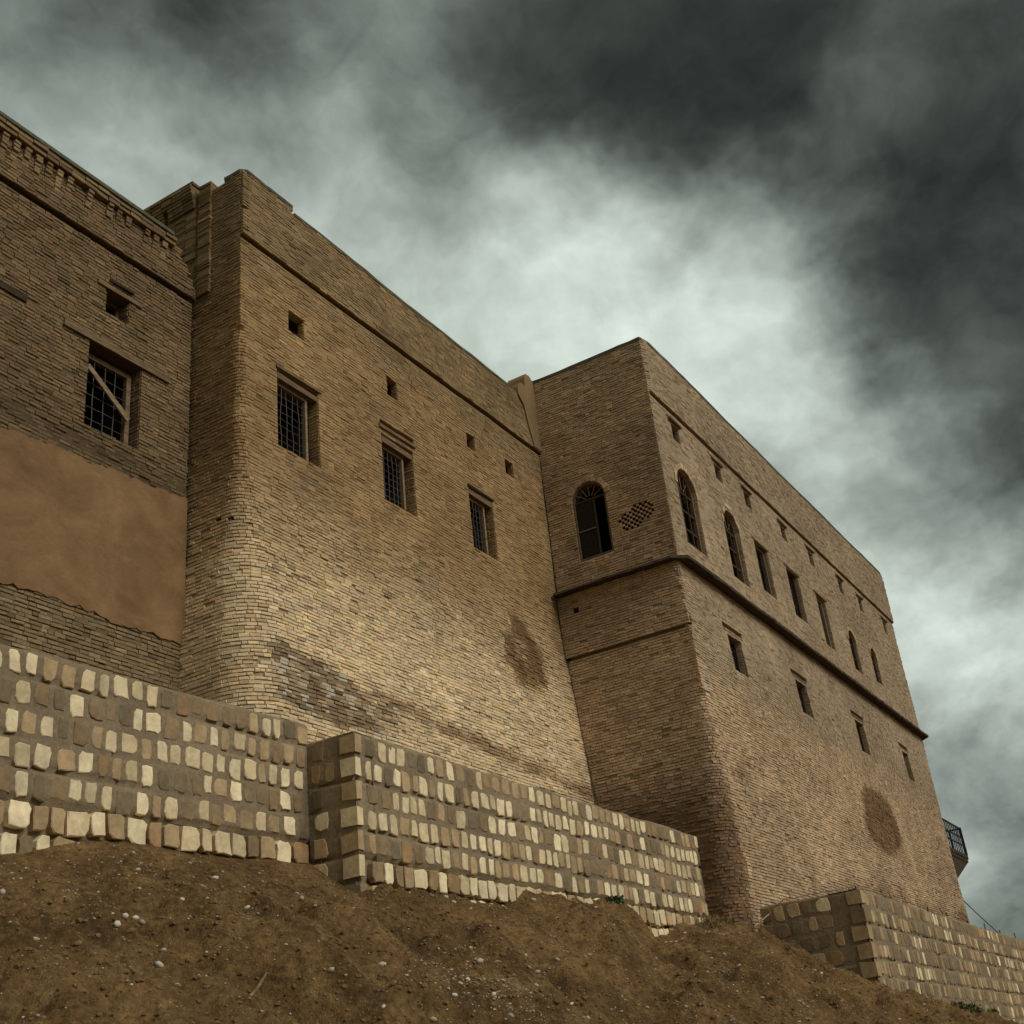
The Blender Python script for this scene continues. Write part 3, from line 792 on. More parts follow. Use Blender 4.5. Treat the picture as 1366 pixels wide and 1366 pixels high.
    mesh_obj('coping', v, f, M_COPE, root)
    v, f = band(W, -0.34, U(11.82), 13.54, 13.60, -0.33, 0.012, step=0.1, jit=0.004)
    mesh_obj('coping', v, f, M_COPE, root)
    # return parapet seen over the neighbour's roof
    TR = W.TR
    bc = lambda n: np.tile(hi * 0.62, (n, 1))
    zz = 11.5; parts = []
    while zz < 13.66:
        parts.append(box_vf(TR, -0.84, -0.60, -0.2, 0.045 + rng.normal(0, 0.008), zz, zz + 0.052, 0.004)); zz += COURSE
    v, f = join(parts); mesh_obj('parapet_pier', v, f, M_BRICK, root, np.repeat(colour_bricks(bc(len(parts)), np.zeros(len(parts)), np.zeros(len(parts)), rng), 8, 0))
    for k in range(26):
        zz = 12.3 + k * COURSE
        o = 0.0 if zz < 13.25 else 0.035 + 0.014 * (k - 18)
        u = -0.92
        while u > -5.0:
            if 12.95 < zz < 13.45 and u < -1.25:
                l = 0.115; g = 0.10
            else: l = 0.21; g = 0.01
            v, f = box_vf(TR, u - l, u, -0.15, 0.03 + o + rng.normal(0, 0.005), zz, zz + 0.052, 0.003)
            c = colour_bricks(bc(1), np.zeros(1), np.zeros(1), rng)
            if u > -2.6: mesh_obj('parapet_brick', v, f, M_BRICK, root, np.repeat(c, 8, 0))
            u -= l + g
    v, f = box_vf(TR, -5.0, -0.90, -0.3, 0.13, 13.705, 13.76, 0.003); mesh_obj('coping', v, f, M_COPE, root)
    # rounded stub against the neighbouring house
    prof = [(18.82, 13.40), (18.82, 13.56), (18.90, 13.70), (19.02, 13.76), (19.14, 13.73), (19.17, 13.98), (19.24, 14.10), (19.40, 14.12), (19.54, 14.02), (19.54, 12.33), (19.26, 12.33), (19.12, 12.75), (19.02, 13.2)]
    n = len(prof); V = [(x, 9.915, z) for x, z in prof] + [(x, 10.35, z) for x, z in prof]
    F = [list(range(n)), list(range(n, 2 * n))[::-1]] + [[(i + 1) % n, i, n + i, n + (i + 1) % n] for i in range(n)]
    s = mesh_obj('parapet_stub', V, F, M_BRICK, root, np.tile(hi * 0.72, (len(V), 1))); s['label'] = 'rounded mortar stub rising above the parapet'
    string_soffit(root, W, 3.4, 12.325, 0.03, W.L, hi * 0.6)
    shell(root, W, 3.0, 13.4, 20.0, M_CEM)
house_mid()

# ------------------------------------------------------------------ right house
def house_right():
    root = empty('brick_house', (28.0, 7.36, 2.4), 'long tall brick house on the right with a dark ledge and arched windows', 'house', 'citadel houses')
    bx = lambda z: 0.36 * sstep(9.0, 3.0, z)
    by = lambda z: 0.16 * sstep(9.0, 3.0, z)
    def r0(z):
        z = np.asarray(z, float); return np.where(z > 6.40, 0.0, 0.10 + 0.26 * sstep(6.4, 3.4, z))
    r1 = lambda z: 0.05 + 0.9 * sstep(8.9, 4.0, z)
    W = Wall(19.55, 37.2, 7.36, 2.62, 5.0, bx=bx, by=by, r0=r0, r1=r1, off=lambda u, z: (0.055 * (np.asarray(z) > 12.77) - 0.06 * ((np.asarray(z) > 12.715) & (np.asarray(z) <= 12.77))) * (np.asarray(u) > 0.02) + (0.05 * (np.asarray(z) > 7.70) * (np.asarray(z) < 9.0) - 0.05 * ((np.asarray(z) > 7.645) & (np.asarray(z) <= 7.70))) * (np.asarray(u) < -0.03))
    U = lambda x: x - 19.55
    ztop = lambda u: 14.03 + 0.36 * np.clip(np.asarray(u, float) / 17.6, 0, 1)
    fr, rt = np.array((0.44, 0.322, 0.196)), np.array((0.395, 0.282, 0.175))  # return brick lightened to make up for the sun turned off that face
    def dark(u, z):
        x = u + 19.55; w = 0.3 * fbm(u * 0.9, z * 1.2, 500, 4); w2 = 0.5 * fbm(u * 3, z * 3, 501, 3)
        q = ((x - 29.5) / 1.35) ** 2 + ((z - 5.5) / 0.80) ** 2
        spot = sstep(1.45, 0.55, q + w * 2.2 + w2 * 0.8) * (x > 25) * 0.9
        base = sstep(4.1, 3.3, z + w * 1.1) * sstep(23.0, 26.5, x + w * 4) * 0.9 + 0.45 * np.exp(-((z - 5.0 + 0.05 * (x - 24)) / 0.5) ** 2) * sstep(0.0, 0.5, w2 + 0.1) * (u > 0.3)
        cb = sstep(5.3, 3.9, z + w * 1.6) * sstep(0.30, -0.10, u + w) * 0.95
        old = sstep(0.1, 0.5, w2 + w) * sstep(7.2, 6.0, z) * sstep(23, 20, x) * 0.4
        return np.clip(spot, 0, 1), np.clip(base + cb + old, 0, 1)
    def pal(u, z, r):
        n = fbm(u * 0.5, z * 0.7, 502)
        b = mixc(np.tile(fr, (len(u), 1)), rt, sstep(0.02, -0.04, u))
        pale = sstep(0.0, 0.6, fbm(u * 0.35, z * 0.5, 505) + 0.25) * sstep(9.2, 7.5, z) * (u > 0)
        b = b * (1 + 0.24 * n + 0.22 * fbm(u * 1.9, z * 2.1, 503))[:, None] * (1 + 0.16 * pale)[:, None]
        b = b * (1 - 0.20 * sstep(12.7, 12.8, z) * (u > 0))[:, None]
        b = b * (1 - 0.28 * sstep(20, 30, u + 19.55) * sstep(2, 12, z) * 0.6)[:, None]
        grey = np.array((0.318, 0.243, 0.155)) * (1 + 0.2 * n)[:, None]; b = mixc(b, grey, 0.75 * sstep(6.2, 7.4, z + 0.7 * n) * (u > 0))
        a, s = dark(u, z)
        if r is not None:
            k1, k2 = (np.clip((q - 0.28 * r.random(len(u))) * 1.5, 0, 1) for q in (a, s)); a, s = k1, k2
        b = mixc(b, b * np.array((0.46, 0.38, 0.31)), a); b = mixc(b, b * np.array((0.50, 0.44, 0.38)), s)
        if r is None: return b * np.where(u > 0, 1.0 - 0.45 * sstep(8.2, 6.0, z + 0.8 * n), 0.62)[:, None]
        return colour_bricks(b, u, z, r, 0.11)
    def stain(u, z):
        a, s = dark(u, z); return None, np.clip(0.5 * a + 0.7 * s + 0.12, 0, 1)
    up = [dict(u0=U(20.22), u1=U(21.20), z0=9.64, z1=11.40, arch=0.49), dict(u0=U(22.62), u1=U(23.52), z0=9.67, z1=11.36, arch=0.45),
          dict(u0=U(24.45), u1=U(25.32), z0=9.92, z1=11.16), dict(u0=U(26.58), u1=U(27.40), z0=9.94, z1=11.20), dict(u0=U(28.72), u1=U(29.50), z0=9.77, z1=11.16),
          dict(u0=U(31.10), u1=U(31.78), z0=9.74, z1=10.90, arch=0.34), dict(u0=U(33.18), u1=U(33.80), z0=9.87, z1=10.92, arch=0.31)]
    vents = [dict(u0=U(x), u1=U(x) + 0.37, z0=12.07, z1=12.42) for x in (20.48, 22.72, 24.46, 26.84, 28.92, 31.42, 33.28, 35.76)]
    vslots = [dict(u0=v['u0'] - 0.16, u1=v['u1'] + 0.10, z0=12.51, z1=12.59) for v in vents]
    low = [dict(u0=U(21.44), u1=U(22.14), z0=7.30, z1=8.05), dict(u0=U(25.33), u1=U(26.06), z0=7.30, z1=8.05), dict(u0=U(29.68), u1=U(30.42), z0=7.24, z1=8.05), dict(u0=U(33.98), u1=U(34.60), z0=7.22, z1=8.05)]
    lslots = [dict(u0=o['u0'] - 0.18, u1=o['u1'] + 0.14, z0=8.15, z1=8.26) for o in low]
    # return face
    ra = dict(u0=7.36 - 9.40, u1=7.36 - 8.64, z0=9.62, z1=11.28, arch=0.38)
    holes = []
    k0 = round((9.96 - 2.0) / COURSE); rows = 9
    for j in range(rows):
        zz = 2.0 + (k0 + j) * COURSE + 0.004
        t = (j + 0.5) / rows
        w = 0.42 * (1 - abs(t - 0.5) * 1.25); c = 7.36 - 8.06 + (t - 0.5) * 0.24
        i0 = math.ceil((c - w) / 0.118 - 0.5 * (j % 2)); 
        while (i0 + 0.5 * (j % 2)) * 0.118 < c + w:
            uu = (i0 + 0.5 * (j % 2)) * 0.118; i0 += 1
            holes.append(dict(u0=uu - 0.030, u1=uu + 0.030, z0=zz, z1=zz + COURSE - 0.008))
    puts = [dict(u0=-2.30, u1=-2.18, z0=8.6, z1=8.68)]
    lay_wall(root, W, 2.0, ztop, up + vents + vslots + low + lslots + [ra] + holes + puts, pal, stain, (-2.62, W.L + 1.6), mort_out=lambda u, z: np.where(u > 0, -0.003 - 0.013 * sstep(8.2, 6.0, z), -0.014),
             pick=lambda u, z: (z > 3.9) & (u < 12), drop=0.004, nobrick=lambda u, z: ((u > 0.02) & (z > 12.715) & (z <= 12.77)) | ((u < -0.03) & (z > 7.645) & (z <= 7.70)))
    T, TR = W.T, W.TR
    for op in up + low: reveal(root, T, op, pal, 0.20)
    for op in vents: reveal(root, T, op, pal, 0.10)
    for op in vslots + lslots:
        reveal(root, T, op, pal, 0.10, brick=False)
        lintel(root, T, op['u0'] + 0.03, op['u1'] - 0.03, op['z0'] - 0.045, op['z0'] - 0.003, -0.06, 0.012 - (0.05 if op['z0'] < 9 else 0) + 0.05)
    for op in puts: reveal(root, TR, op, pal, 0.1, brick=False)
    V, F = [], []
    hb = [box_vf(TR, -1.3, -0.1, -0.16, -0.14, 9.9, 10.6)]
    v, f = join(hb); mesh_obj('vent_shade_sheet', v, f, M_ROOM, root)  # added dark sheet, stands in for the shade inside the pierced holes
    for op in (up[0], up[1]):
        arch_rim(root, T, op, fr * 0.95, 0.11, 0.012)
        arch_frame(root, T, op, 0.09, M_WOOD, mull=2, trans=3, radial=3)
    mesh_obj('lime_patch', *box_vf(T, U(22.86), U(23.16), 0.0, 0.022, 11.40, 11.53, 0.015), M_LIME, root)
    for op in (up[5], up[6]):
        arch_rim(root, T, op, fr * 0.95, 0.10, 0.012)
        arch_frame(root, T, op, 0.08, M_WOODD, mull=1, trans=2)
    for i, op in enumerate(up[2:5]):
        lintel(root, T, op['u0'] - 0.12, op['u1'] + 0.12, op['z1'] + 0.002, op['z1'] + 0.06, -0.2, 0.022)
        window_grille(root, T, op['u0'] + 0.01, op['u1'] - 0.06, op['z0'] + 0.01, op['z1'] - 0.012, 0.08, 3, 6, frame=0.05, wood=(M_WOOD, M_WOODD, M_WOODL)[i], bars=M_DARKIRON)
    for op in low:
        window_grille(root, T, op['u0'] + 0.01, op['u1'] - 0.05, op['z0'] + 0.01, op['z1'] - 0.01, 0.09, 2, 3, frame=0.05, wood=M_WOODD, bars=M_DARKIRON)
    # arched window on the side
    reveal(root, TR, ra, pal, 0.16)
    arch_rim(root, TR, ra, rt * 1.05, 0.10, 0.010)
    aw = arch_frame(root, TR, ra, 0.03, M_WOOD, mull=0, trans=1, width=0.045, radial=5)
    aw['label'] = 'arched timber window with fanlight and one leaf open'
    for (a, b, c, d_) in ((ra['u0'] + 0.05, ra['u0'] + 0.44, 9.68, 10.24), (ra['u0'] + 0.05, ra['u0'] + 0.44, 10.27, 10.86)):
        mesh_obj('shutter_panel', *box_vf(TR, a, b, -0.085, -0.055, c, d_), M_WOODBLACK, aw)
    mesh_obj('shutter_stile', *box_vf(TR, ra['u0'] + 0.445, ra['u0'] + 0.475, -0.09, -0.045, 9.68, 10.86), M_WOODD, aw)
    mesh_obj('shutter_rail', *box_vf(TR, ra['u0'] + 0.05, ra['u0'] + 0.44, -0.08, -0.04, 10.242, 10.268), M_WOOD, aw)
    # ledge
    us0 = -2.6
    v, f = band(W, us0, W.L + 0.3, 8.99, 9.06, -0.04, 0.20, step=0.12, jit=0.006)
    mesh_obj('ledge', v, f, M_WOODD, root)['label'] = 'dark projecting timber and brick ledge'
    v, f = band(W, us0, W.L + 0.3, 9.063, 9.12, -0.04, 0.13, step=0.2, jit=0.005, top_o=0.03)
    mesh_obj('ledge_cap', v, f, M_BRICK, root, np.tile(fr * 0.9, (len(v), 1)))
    us = np.concatenate([np.linspace(-2.62, -0.01, 12), np.linspace(0.01, W.L, 60)]); n = len(us)
    zt = ztop(us)
    ring = [W.S(us, zt - 0.03, -0.3), W.S(us, zt - 0.03, 0.012), W.S(us, zt + 0.03 + rng.normal(0, 0.006, n), 0.012), W.S(us, zt + 0.03, -0.3)]
    V = np.concatenate(ring); F = [[a * n + i, a * n + i + 1, b * n + i + 1, b * n + i] for a, b in ((0, 1), (1, 2), (2, 3)) for i in range(n - 1)]
    mesh_obj('coping', V, F, M_COPE, root)
    # loose block in the corner where the rounding starts
    mesh_obj('corner_stop', *box_vf(T, 0.0 - 0.06, 0.10, -0.02, 0.075, 6.42, 6.56, 0.012), M_CEM, root)
    # roof slab following the sloping parapet
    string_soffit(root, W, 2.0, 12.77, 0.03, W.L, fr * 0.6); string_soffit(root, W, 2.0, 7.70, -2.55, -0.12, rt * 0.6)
    shell(root, W, 2.0, 13.9, 19.0, M_CEM)
    # balcony on the far end wall
    bal = mesh_obj('balcony', *join([box_vf(lambda x, y, z: (x, y, z), 37.1, 40.15, 7.5, 9.0, 5.78, 5.90), box_vf(lambda x, y, z: (x, y, z), 37.12, 40.1, 7.52, 8.98, 5.68, 5.779)]), M_WOODD, root)
    V = [(37.0, 7.54, 5.677), (40.08, 7.54, 5.677), (37.35, 7.54, 4.80), (37.0, 7.54, 4.80), (37.0, 8.96, 5.677), (40.08, 8.96, 5.677), (37.35, 8.96, 4.80), (37.0, 8.96, 4.80)]
    mesh_obj('bracket', V, [[0, 3, 2, 1], [4, 5, 6, 7], [0, 1, 5, 4], [1, 2, 6, 5], [2, 3, 7, 6], [3, 0, 4, 7]], M_WOODD, bal)
    I = lambda x, y, z: (x, y, z)
    for yy in (7.52, 8.97):
        mesh_obj('rail', *box_vf(I, 37.1, 40.14, yy - 0.02, yy + 0.02, 6.70, 6.74), M_DARKIRON, bal)
    mesh_obj('rail', *box_vf(I, 40.10, 40.14, 7.545, 8.945, 6.70, 6.74), M_DARKIRON, bal)
    for x, y in [(37.3 + 0.235 * i, 7.52) for i in range(13)] + [(40.12, 7.65 + 0.22 * i) for i in range(6)]:
        mesh_obj('baluster', *box_vf(I, x - 0.014, x + 0.014, y - 0.014, y + 0.014, 5.902, 6.698), M_DARKIRON, bal)
    for i in range(12):
        p = [(37.3 + 0.235 * i + 0.118 + 0.10 * math.cos(a), 7.52, 6.30 + 0.15 * math.sin(a)) for a in np.linspace(0, 2 * math.pi, 11)]
        mesh_obj('scroll', *tube_vf(p, 0.012, 4), M_DARKIRON, bal)
    mesh_obj('post', *box_vf(I, 40.09, 40.15, 7.49, 7.543, 5.905, 6.76), M_DARKIRON, bal)
house_right()

# ------------------------------------------------------------------ stone retaining walls
def stone_template(k):
    r = np.random.default_rng(900 + k); n = 10; A, B, D = [], [], []
    ring = []
    cs = [(-0.5, -0.5), (0.5, -0.5), (0.5, 0.5), (-0.5, 0.5)]; bev = set(r.permutation(4)[:2].tolist())
    for i in range(4):
        x, z = cs[i]; nx_, nz_ = cs[(i + 1) % 4]; px_, pz_ = cs[i - 1]
        x += r.uniform(-0.02, 0.14) * -np.sign(x); z += r.uniform(-0.02, 0.09) * -np.sign(z)
        if i in bev:
            b1, b2 = r.uniform(0.10, 0.26), r.uniform(0.10, 0.26)
            ring += [(x + (px_ - x) * b1, z + (pz_ - z) * b1), (x + (nx_ - x) * b2, z + (nz_ - z) * b2)]
        else: ring.append((x, z))
        mx_, mz_ = (x + nx_) / 2, (z + nz_) / 2; kk = r.uniform(0.88, 1.06); ring.append((mx_ * kk + r.uniform(-0.06, 0.06) * (abs(mx_) < 0.25), mz_ * kk + r.uniform(-0.06, 0.06) * (abs(mz_) < 0.25)))
    for x, z in ring:
        A.append((x * 1.0, 0.0, z * 1.0)); B.append((x * 1.0, -0.86 - r.uniform(0, 0.06), z * 1.0)); D.append((x * r.uniform(0.84, 0.95), -1.0 - r.uniform(-0.04, 0.04), z * r.uniform(0.88, 0.96)))
    V = A + B + D + [(r.uniform(-0.1, 0.1), -1.02 - r.uniform(-0.04, 0.08), r.uniform(-0.1, 0.1))]
    F = []
    for i in range(n):
        j = (i + 1) % n
        F += [[i, j, n + j, n + i], [n + i, n + j, 2 * n + j, 2 * n + i], [2 * n + i, 2 * n + j, 3 * n]]
    me = bpy.data.meshes.new('stone'); me.from_pydata(V, [], F); me.materials.append(M_STONES[0]); me.update()
    return me, np.array(V), F
STONES = [stone_template(k) for k in range(22)]

def retaining_wall(root, segs, limit=300):
    """segs: list of dict(T, L, zt(u), zb, rows, pitch, sw, big) - T(u,n,z)"""
    items = []
    for sg in segs:
        T, L, zt, zb = sg['T'], sg['L'], sg['zt'], sg['zb']
        us = np.arange(0, L + 0.02, 0.05) if L < 12 else np.concatenate([np.arange(0, 12, 0.06), np.arange(12, L + 0.1, 0.25)])
        nz = int((zt(0) - zb) / 0.035) + 2
        vz = np.linspace(0, 1, nz)
        UU, VV = np.meshgrid(us, vz); ZT = np.array([zt(u) for u in us])
        ZZ = zb + (ZT[None] - zb) * VV
        down = ZT[None] - ZZ
        row = (down / sg['pitch']) % 1.0
        O = -0.0015 + 0.006 * fbm(UU * 3, ZZ * 3, sg['seed'], 3) + 0.005 * fbm(UU * 11, ZZ * 11, sg['seed'] + 5, 2)
        wig = 0.05 * fbm(UU * 2.0, ZZ * 0.5, sg['seed'] + 8, 2)
        O -= 0.045 * np.exp(-(((row + wig + 0.5) % 1.0 - 0.5 + 0.02) / 0.03) ** 2)
        last = sg.get('open_from')
        if last is not None: O -= 0.05 * (down > last * sg['pitch'])
        P = np.stack(np.broadcast_arrays(*T(UU, O, ZZ)), -1).reshape(-1, 3)
        n, mm = len(us), nz; idx = np.arange(n * mm).reshape(mm, n)
        F = np.stack([idx[:-1, :-1], idx[:-1, 1:], idx[1:, 1:], idx[1:, :-1]], -1).reshape(-1, 4).tolist()
        base = len(P)
        th = sg.get('thick', 0.5)
        Pt = np.stack([np.array(T(us[i], -th, zt(us[i]) - 0.01)) for i in range(n)])
        Pb = np.stack([np.array(T(us[i], -th, zb)) for i in range(n)])
        V = np.concatenate([P, Pt, Pb])
        for i in range(n - 1):
            F.append([int(idx[-1, i]), int(idx[-1, i + 1]), base + i + 1, base + i]); F.append([base + i, base + i + 1, base + n + i + 1, base + n + i])
        mesh_obj('pointing', V, F, M_POINT, root, smooth=True)
        for r in range(sg['rows']):
            u = sg.get('start', 0.02) + random.random() * 0.04
            big = (sg.get('open_from') is not None and r >= sg['open_from'])
            while u < L - 0.05 - sg.get('stop', 0.0):
                f = 1.0 if not sg.get('sw') else sg['sw']
                w = random.uniform(0.11, 0.205) * f * (1.25 if big else 1.0)
                g = random.uniform(0.020, 0.052) * f if not big else random.uniform(0.010, 0.02)
                if u + w > L - sg.get('stop', 0.0): break
                h = sg['pitch'] * (random.uniform(0.72, 0.88) if not big else random.uniform(0.84, 0.90))
                zc = zt(u) - r * sg['pitch'] - (0.035 + h / 2) + random.gauss(0, 0.008)
                if zc - h * 0.5 < zb - 0.15: break
                p = np.array(T(u + w / 2, 0.0, zc))
                items.append((p, w, h, random.uniform(0.003, 0.009) + (0.018 if big else 0), T, big, sg, u + w / 2, zc))
                u += w + g
    cen = np.array([i[0] for i in items]); sx, sy, dd = project(cen)
    vis = (sx > -15) & (sx < 1381) & (dd > 0) & (cen[:, 2] > ground_z(cen[:, 0], cen[:, 1] - 0.05) - 0.1)
    score = np.where(vis, np.array([i[1] * i[2] for i in items]) / dd ** 2, -1) ; order = np.argsort(-score)
    rank = np.empty(len(items), int); rank[order] = np.arange(len(items))
    RV, RF, RM = [], [], []; nb = 0
    for k, (p, w, h, pr, T, big, sg, u, zc) in enumerate(items):
        if cen[k][2] < float(ground_z(cen[k][0], cen[k][1] - 0.05)) - 0.25: continue
        t = random.randrange(len(STONES))
        e0 = np.array(T(1.0, 0, 0)) - np.array(T(0.0, 0, 0)); en = np.array(T(0, 1.0, 0)) - np.array(T(0, 0, 0))
        a = random.gauss(0, 0.04)
        ax = np.array([e0[0], e0[1], 0]) * math.cos(a) + np.array([0, 0, 1]) * math.sin(a); az = np.array([0, 0, 1]) * math.cos(a) - np.array([e0[0], e0[1], 0]) * math.sin(a)
        dep = pr + 0.05
        org = p - en * 0.05
        flip = -1 if random.random() < 0.5 else 1
        mi = random.choices(range(6), weights=sg['mix'] if not big else (6, 5, 3, 1, 1, 0))[0]
        if rank[k] < limit and score[k] > 0:
            o = bpy.data.objects.new('stone', STONES[t][0]); col.objects.link(o)
            R = Matrix(((ax[0] * w, -en[0] * dep, az[0] * h * flip), (ax[1] * w, -en[1] * dep, az[1] * h * flip), (ax[2] * w, -en[2] * dep, az[2] * h * flip))).to_4x4()
            R.translation = Vector([float(q) for q in org]) - Vector(parent_loc(root))
            o.parent = root; o.matrix_basis = R
            o.material_slots[0].link = 'OBJECT'; o.material_slots[0].material = M_STONES[mi]
        else:
            sv = STONES[t][1]
            V = org + sv[:, :1] * ax * w - sv[:, 1:2] * en * dep + sv[:, 2:3] * az * h * flip
            RV.append(V); RF += [[q + nb for q in f] for f in STONES[t][2]]; RM += [mi] * len(STONES[t][2]); nb += len(V)
    if RV:
        o = mesh_obj('stonework', np.concatenate(RV), RF, None, root, kind='stuff')
        for mt in M_STONES: o.data.materials.append(mt)
        o.data.polygons.foreach_set('material_index', np.array(RM, np.int32))

def walls():
    mixA = (4, 3, 2.2, 2.0, 0.25, 2.0)
    g = 'stone retaining walls'
    r1 = empty('retaining_wall', (7.5, 8.45, 2.2), 'limestone retaining wall at left below the plastered house', 'wall', g)
    retaining_wall(r1, [dict(T=lambda u, n, z: (4.5 + u, 8.45 - n, z), L=5.60, zt=lambda u: 4.02 + 0.024 * u, zb=1.6, rows=8, pitch=0.258, seed=1, mix=mixA, open_from=5)])
    r2 = empty('retaining_wall', (14.5, 7.8, 2.2), 'limestone retaining wall in the middle stepping forward with a sharp corner', 'wall', g)
    retaining_wall(r2, [dict(T=lambda u, n, z: (10.08 + u, 7.8 - n, z), L=9.36, zt=lambda u: 3.91 + 0.004 * u, zb=1.7, rows=7, pitch=0.262, seed=3, mix=(3.4, 3.2, 3.2, 1.8, 0.5, 1.8), open_from=5, start=0.16),
                        dict(T=lambda u, n, z: (10.08 - n, 8.449 - u, z), L=0.649, zt=lambda u: 3.945 - 0.05 * u, zb=1.7, rows=6, pitch=0.262, seed=5, mix=(1, 2, 3, 2, 0.6, 1.5), thick=0.3, sw=1.1, stop=0.22)], 290)
    # corner quoins
    for k in range(6):
        zc = 3.91 - 0.262 * k
        a, b = random.uniform(0.08, 0.13), random.uniform(0.17, 0.21)
        V = []
        for z in (zc - 0.215, zc - 0.02):
            for x, y in ((10.064, 7.785), (10.06 + a, 7.782), (10.06 + a, 7.9), (10.2, 7.8 + b), (10.062, 7.8 + b)):
                V.append((x + random.gauss(0, 0.004), y + random.gauss(0, 0.004), z + random.gauss(0, 0.01)))
        F = [[4, 3, 2, 1, 0], [5, 6, 7, 8, 9]] + [[i, (i + 1) % 5, 5 + (i + 1) % 5, 5 + i] for i in range(5)]
        mesh_obj('quoin', V, F, M_STONES[random.choice((1, 2, 2, 0))], r2)
    r3 = empty('retaining_wall', (25.0, 5.5, 1.2), 'limestone retaining wall at lower right running out of frame', 'wall', g)
    retaining_wall(r3, [dict(T=lambda u, n, z: (20.0 + u, 5.52 - n, z), L=24.0, zt=lambda u: 2.76 - 0.002 * u, zb=0.2, rows=8, pitch=0.262, seed=9, mix=(0.25, 1.4, 4, 5, 0.4, 5), start=0.2),
                        dict(T=lambda u, n, z: (20.0 - n, 7.35 - u, z), L=1.83, zt=lambda u: 2.75, zb=0.9, rows=6, pitch=0.275, seed=12, mix=(0.4, 1.5, 4, 4, 0.4, 2), thick=0.3, sw=1.35, stop=0.28)], 290)
    for k in range(6):
        zc = 2.76 - 0.272 * k; b = random.uniform(0.2, 0.27); a = random.uniform(0.12, 0.2); V = []
        for z in (zc - 0.235, zc - 0.02):
            for x, y in ((19.982, 5.502), (20.0 + a, 5.50), (20.0 + a, 5.6), (20.2, 5.5 + b), (19.98, 5.5 + b)):
                V.append((x + random.gauss(0, 0.005), y + random.gauss(0, 0.005), z + random.gauss(0, 0.01)))
        F = [[4, 3, 2, 1, 0], [5, 6, 7, 8, 9]] + [[i, (i + 1) % 5, 5 + (i + 1) % 5, 5 + i] for i in range(5)]
        mesh_obj('quoin', V, F, M_STONES[random.choice((2, 3, 2))], r3)
    # earth fill behind the walls
    def slab(name, x0, x1, y0, y1, z):
        V = [(x0, y0, z), (x1, y0, z), (x1, y1, z), (x0, y1, z)] + [(x0, y0, 1.5), (x1, y0, 1.5), (x1, y1, 1.5), (x0, y1, 1.5)]
        o = mesh_obj(name, V, [[0, 1, 2, 3], [7, 6, 5, 4], [0, 4, 5, 1], [1, 5, 6, 2], [2, 6, 7, 3], [3, 7, 4, 0]], M_SOIL, kind='structure')
    slab('terrace', 3.0, 10.05, 8.8, 10.9, 3.9); slab('terrace', 10.1, 19.1, 8.2, 9.75, 3.80); slab('terrace', 20.1, 44.0, 5.95, 7.3, 2.66)
walls()

# ------------------------------------------------------------------ loose things on the slope
def rock_template(seed, flat=0.55):
    import bmesh
    bm = bmesh.new(); bmesh.ops.create_icosphere(bm, subdivisions=1, radius=0.5)
    r = np.random.default_rng(seed)
    sc = np.array([1.0, r.uniform(0.45, 0.8), r.uniform(flat - 0.15, flat + 0.1)])
    V = np.array([v.co[:] for v in bm.verts]) * sc * r.uniform(0.86, 1.1, (len(bm.verts), 1))
    F = [[v.index for v in f.verts] for f in bm.faces]; bm.free()
    return V, F
ROCKS = [rock_template(60 + k) for k in range(8)]
M_PEB = [grain_mat('river_pebble_' + n, base=c, scale=30, amount=0.2, bump=0.2, objrand=0.2, rough=0.8) for n, c in (('white', (0.50, 0.44, 0.34)), ('grey', (0.33, 0.29, 0.23)), ('tan', (0.36, 0.27, 0.17)))]
M_CLOD = grain_mat('soil_clod', base=(0.165, 0.10, 0.042), scale=30, amount=0.4, bump=0.6, dist=0.01)
def ground_spots(n, clusters=()):
    out = []
    while len(out) < n:
        if clusters and random.random() < 0.28:
            cx, cy, sx, sy = random.choice(clusters); x, y = random.gauss(cx, sx), random.gauss(cy, sy)
        else: x, y = random.uniform(4.5, 24), random.uniform(3.3, 8.3)
        wall_y = 8.40 if x < 10.05 else (7.74 if x < 19.3 else (7.1 if x < 19.95 else 5.45))
        if y > wall_y: continue
        z = float(ground_z(x, y)); px, py, d = project(np.array([x, y, z]))
        if d < 0 or not (-20 < px < 1386 and 1100 < py < 1390): continue
        out.append((x, y, z, float(d)))
    return out
CL = [(9.2, 6.0, 0.5, 0.25), (9.6, 5.7, 0.4, 0.3), (12.2, 5.6, 0.7, 0.3), (7.4, 7.4, 0.8, 0.5), (16.0, 5.9, 0.9, 0.4), (18.3, 5.7, 0.8, 0.3)]
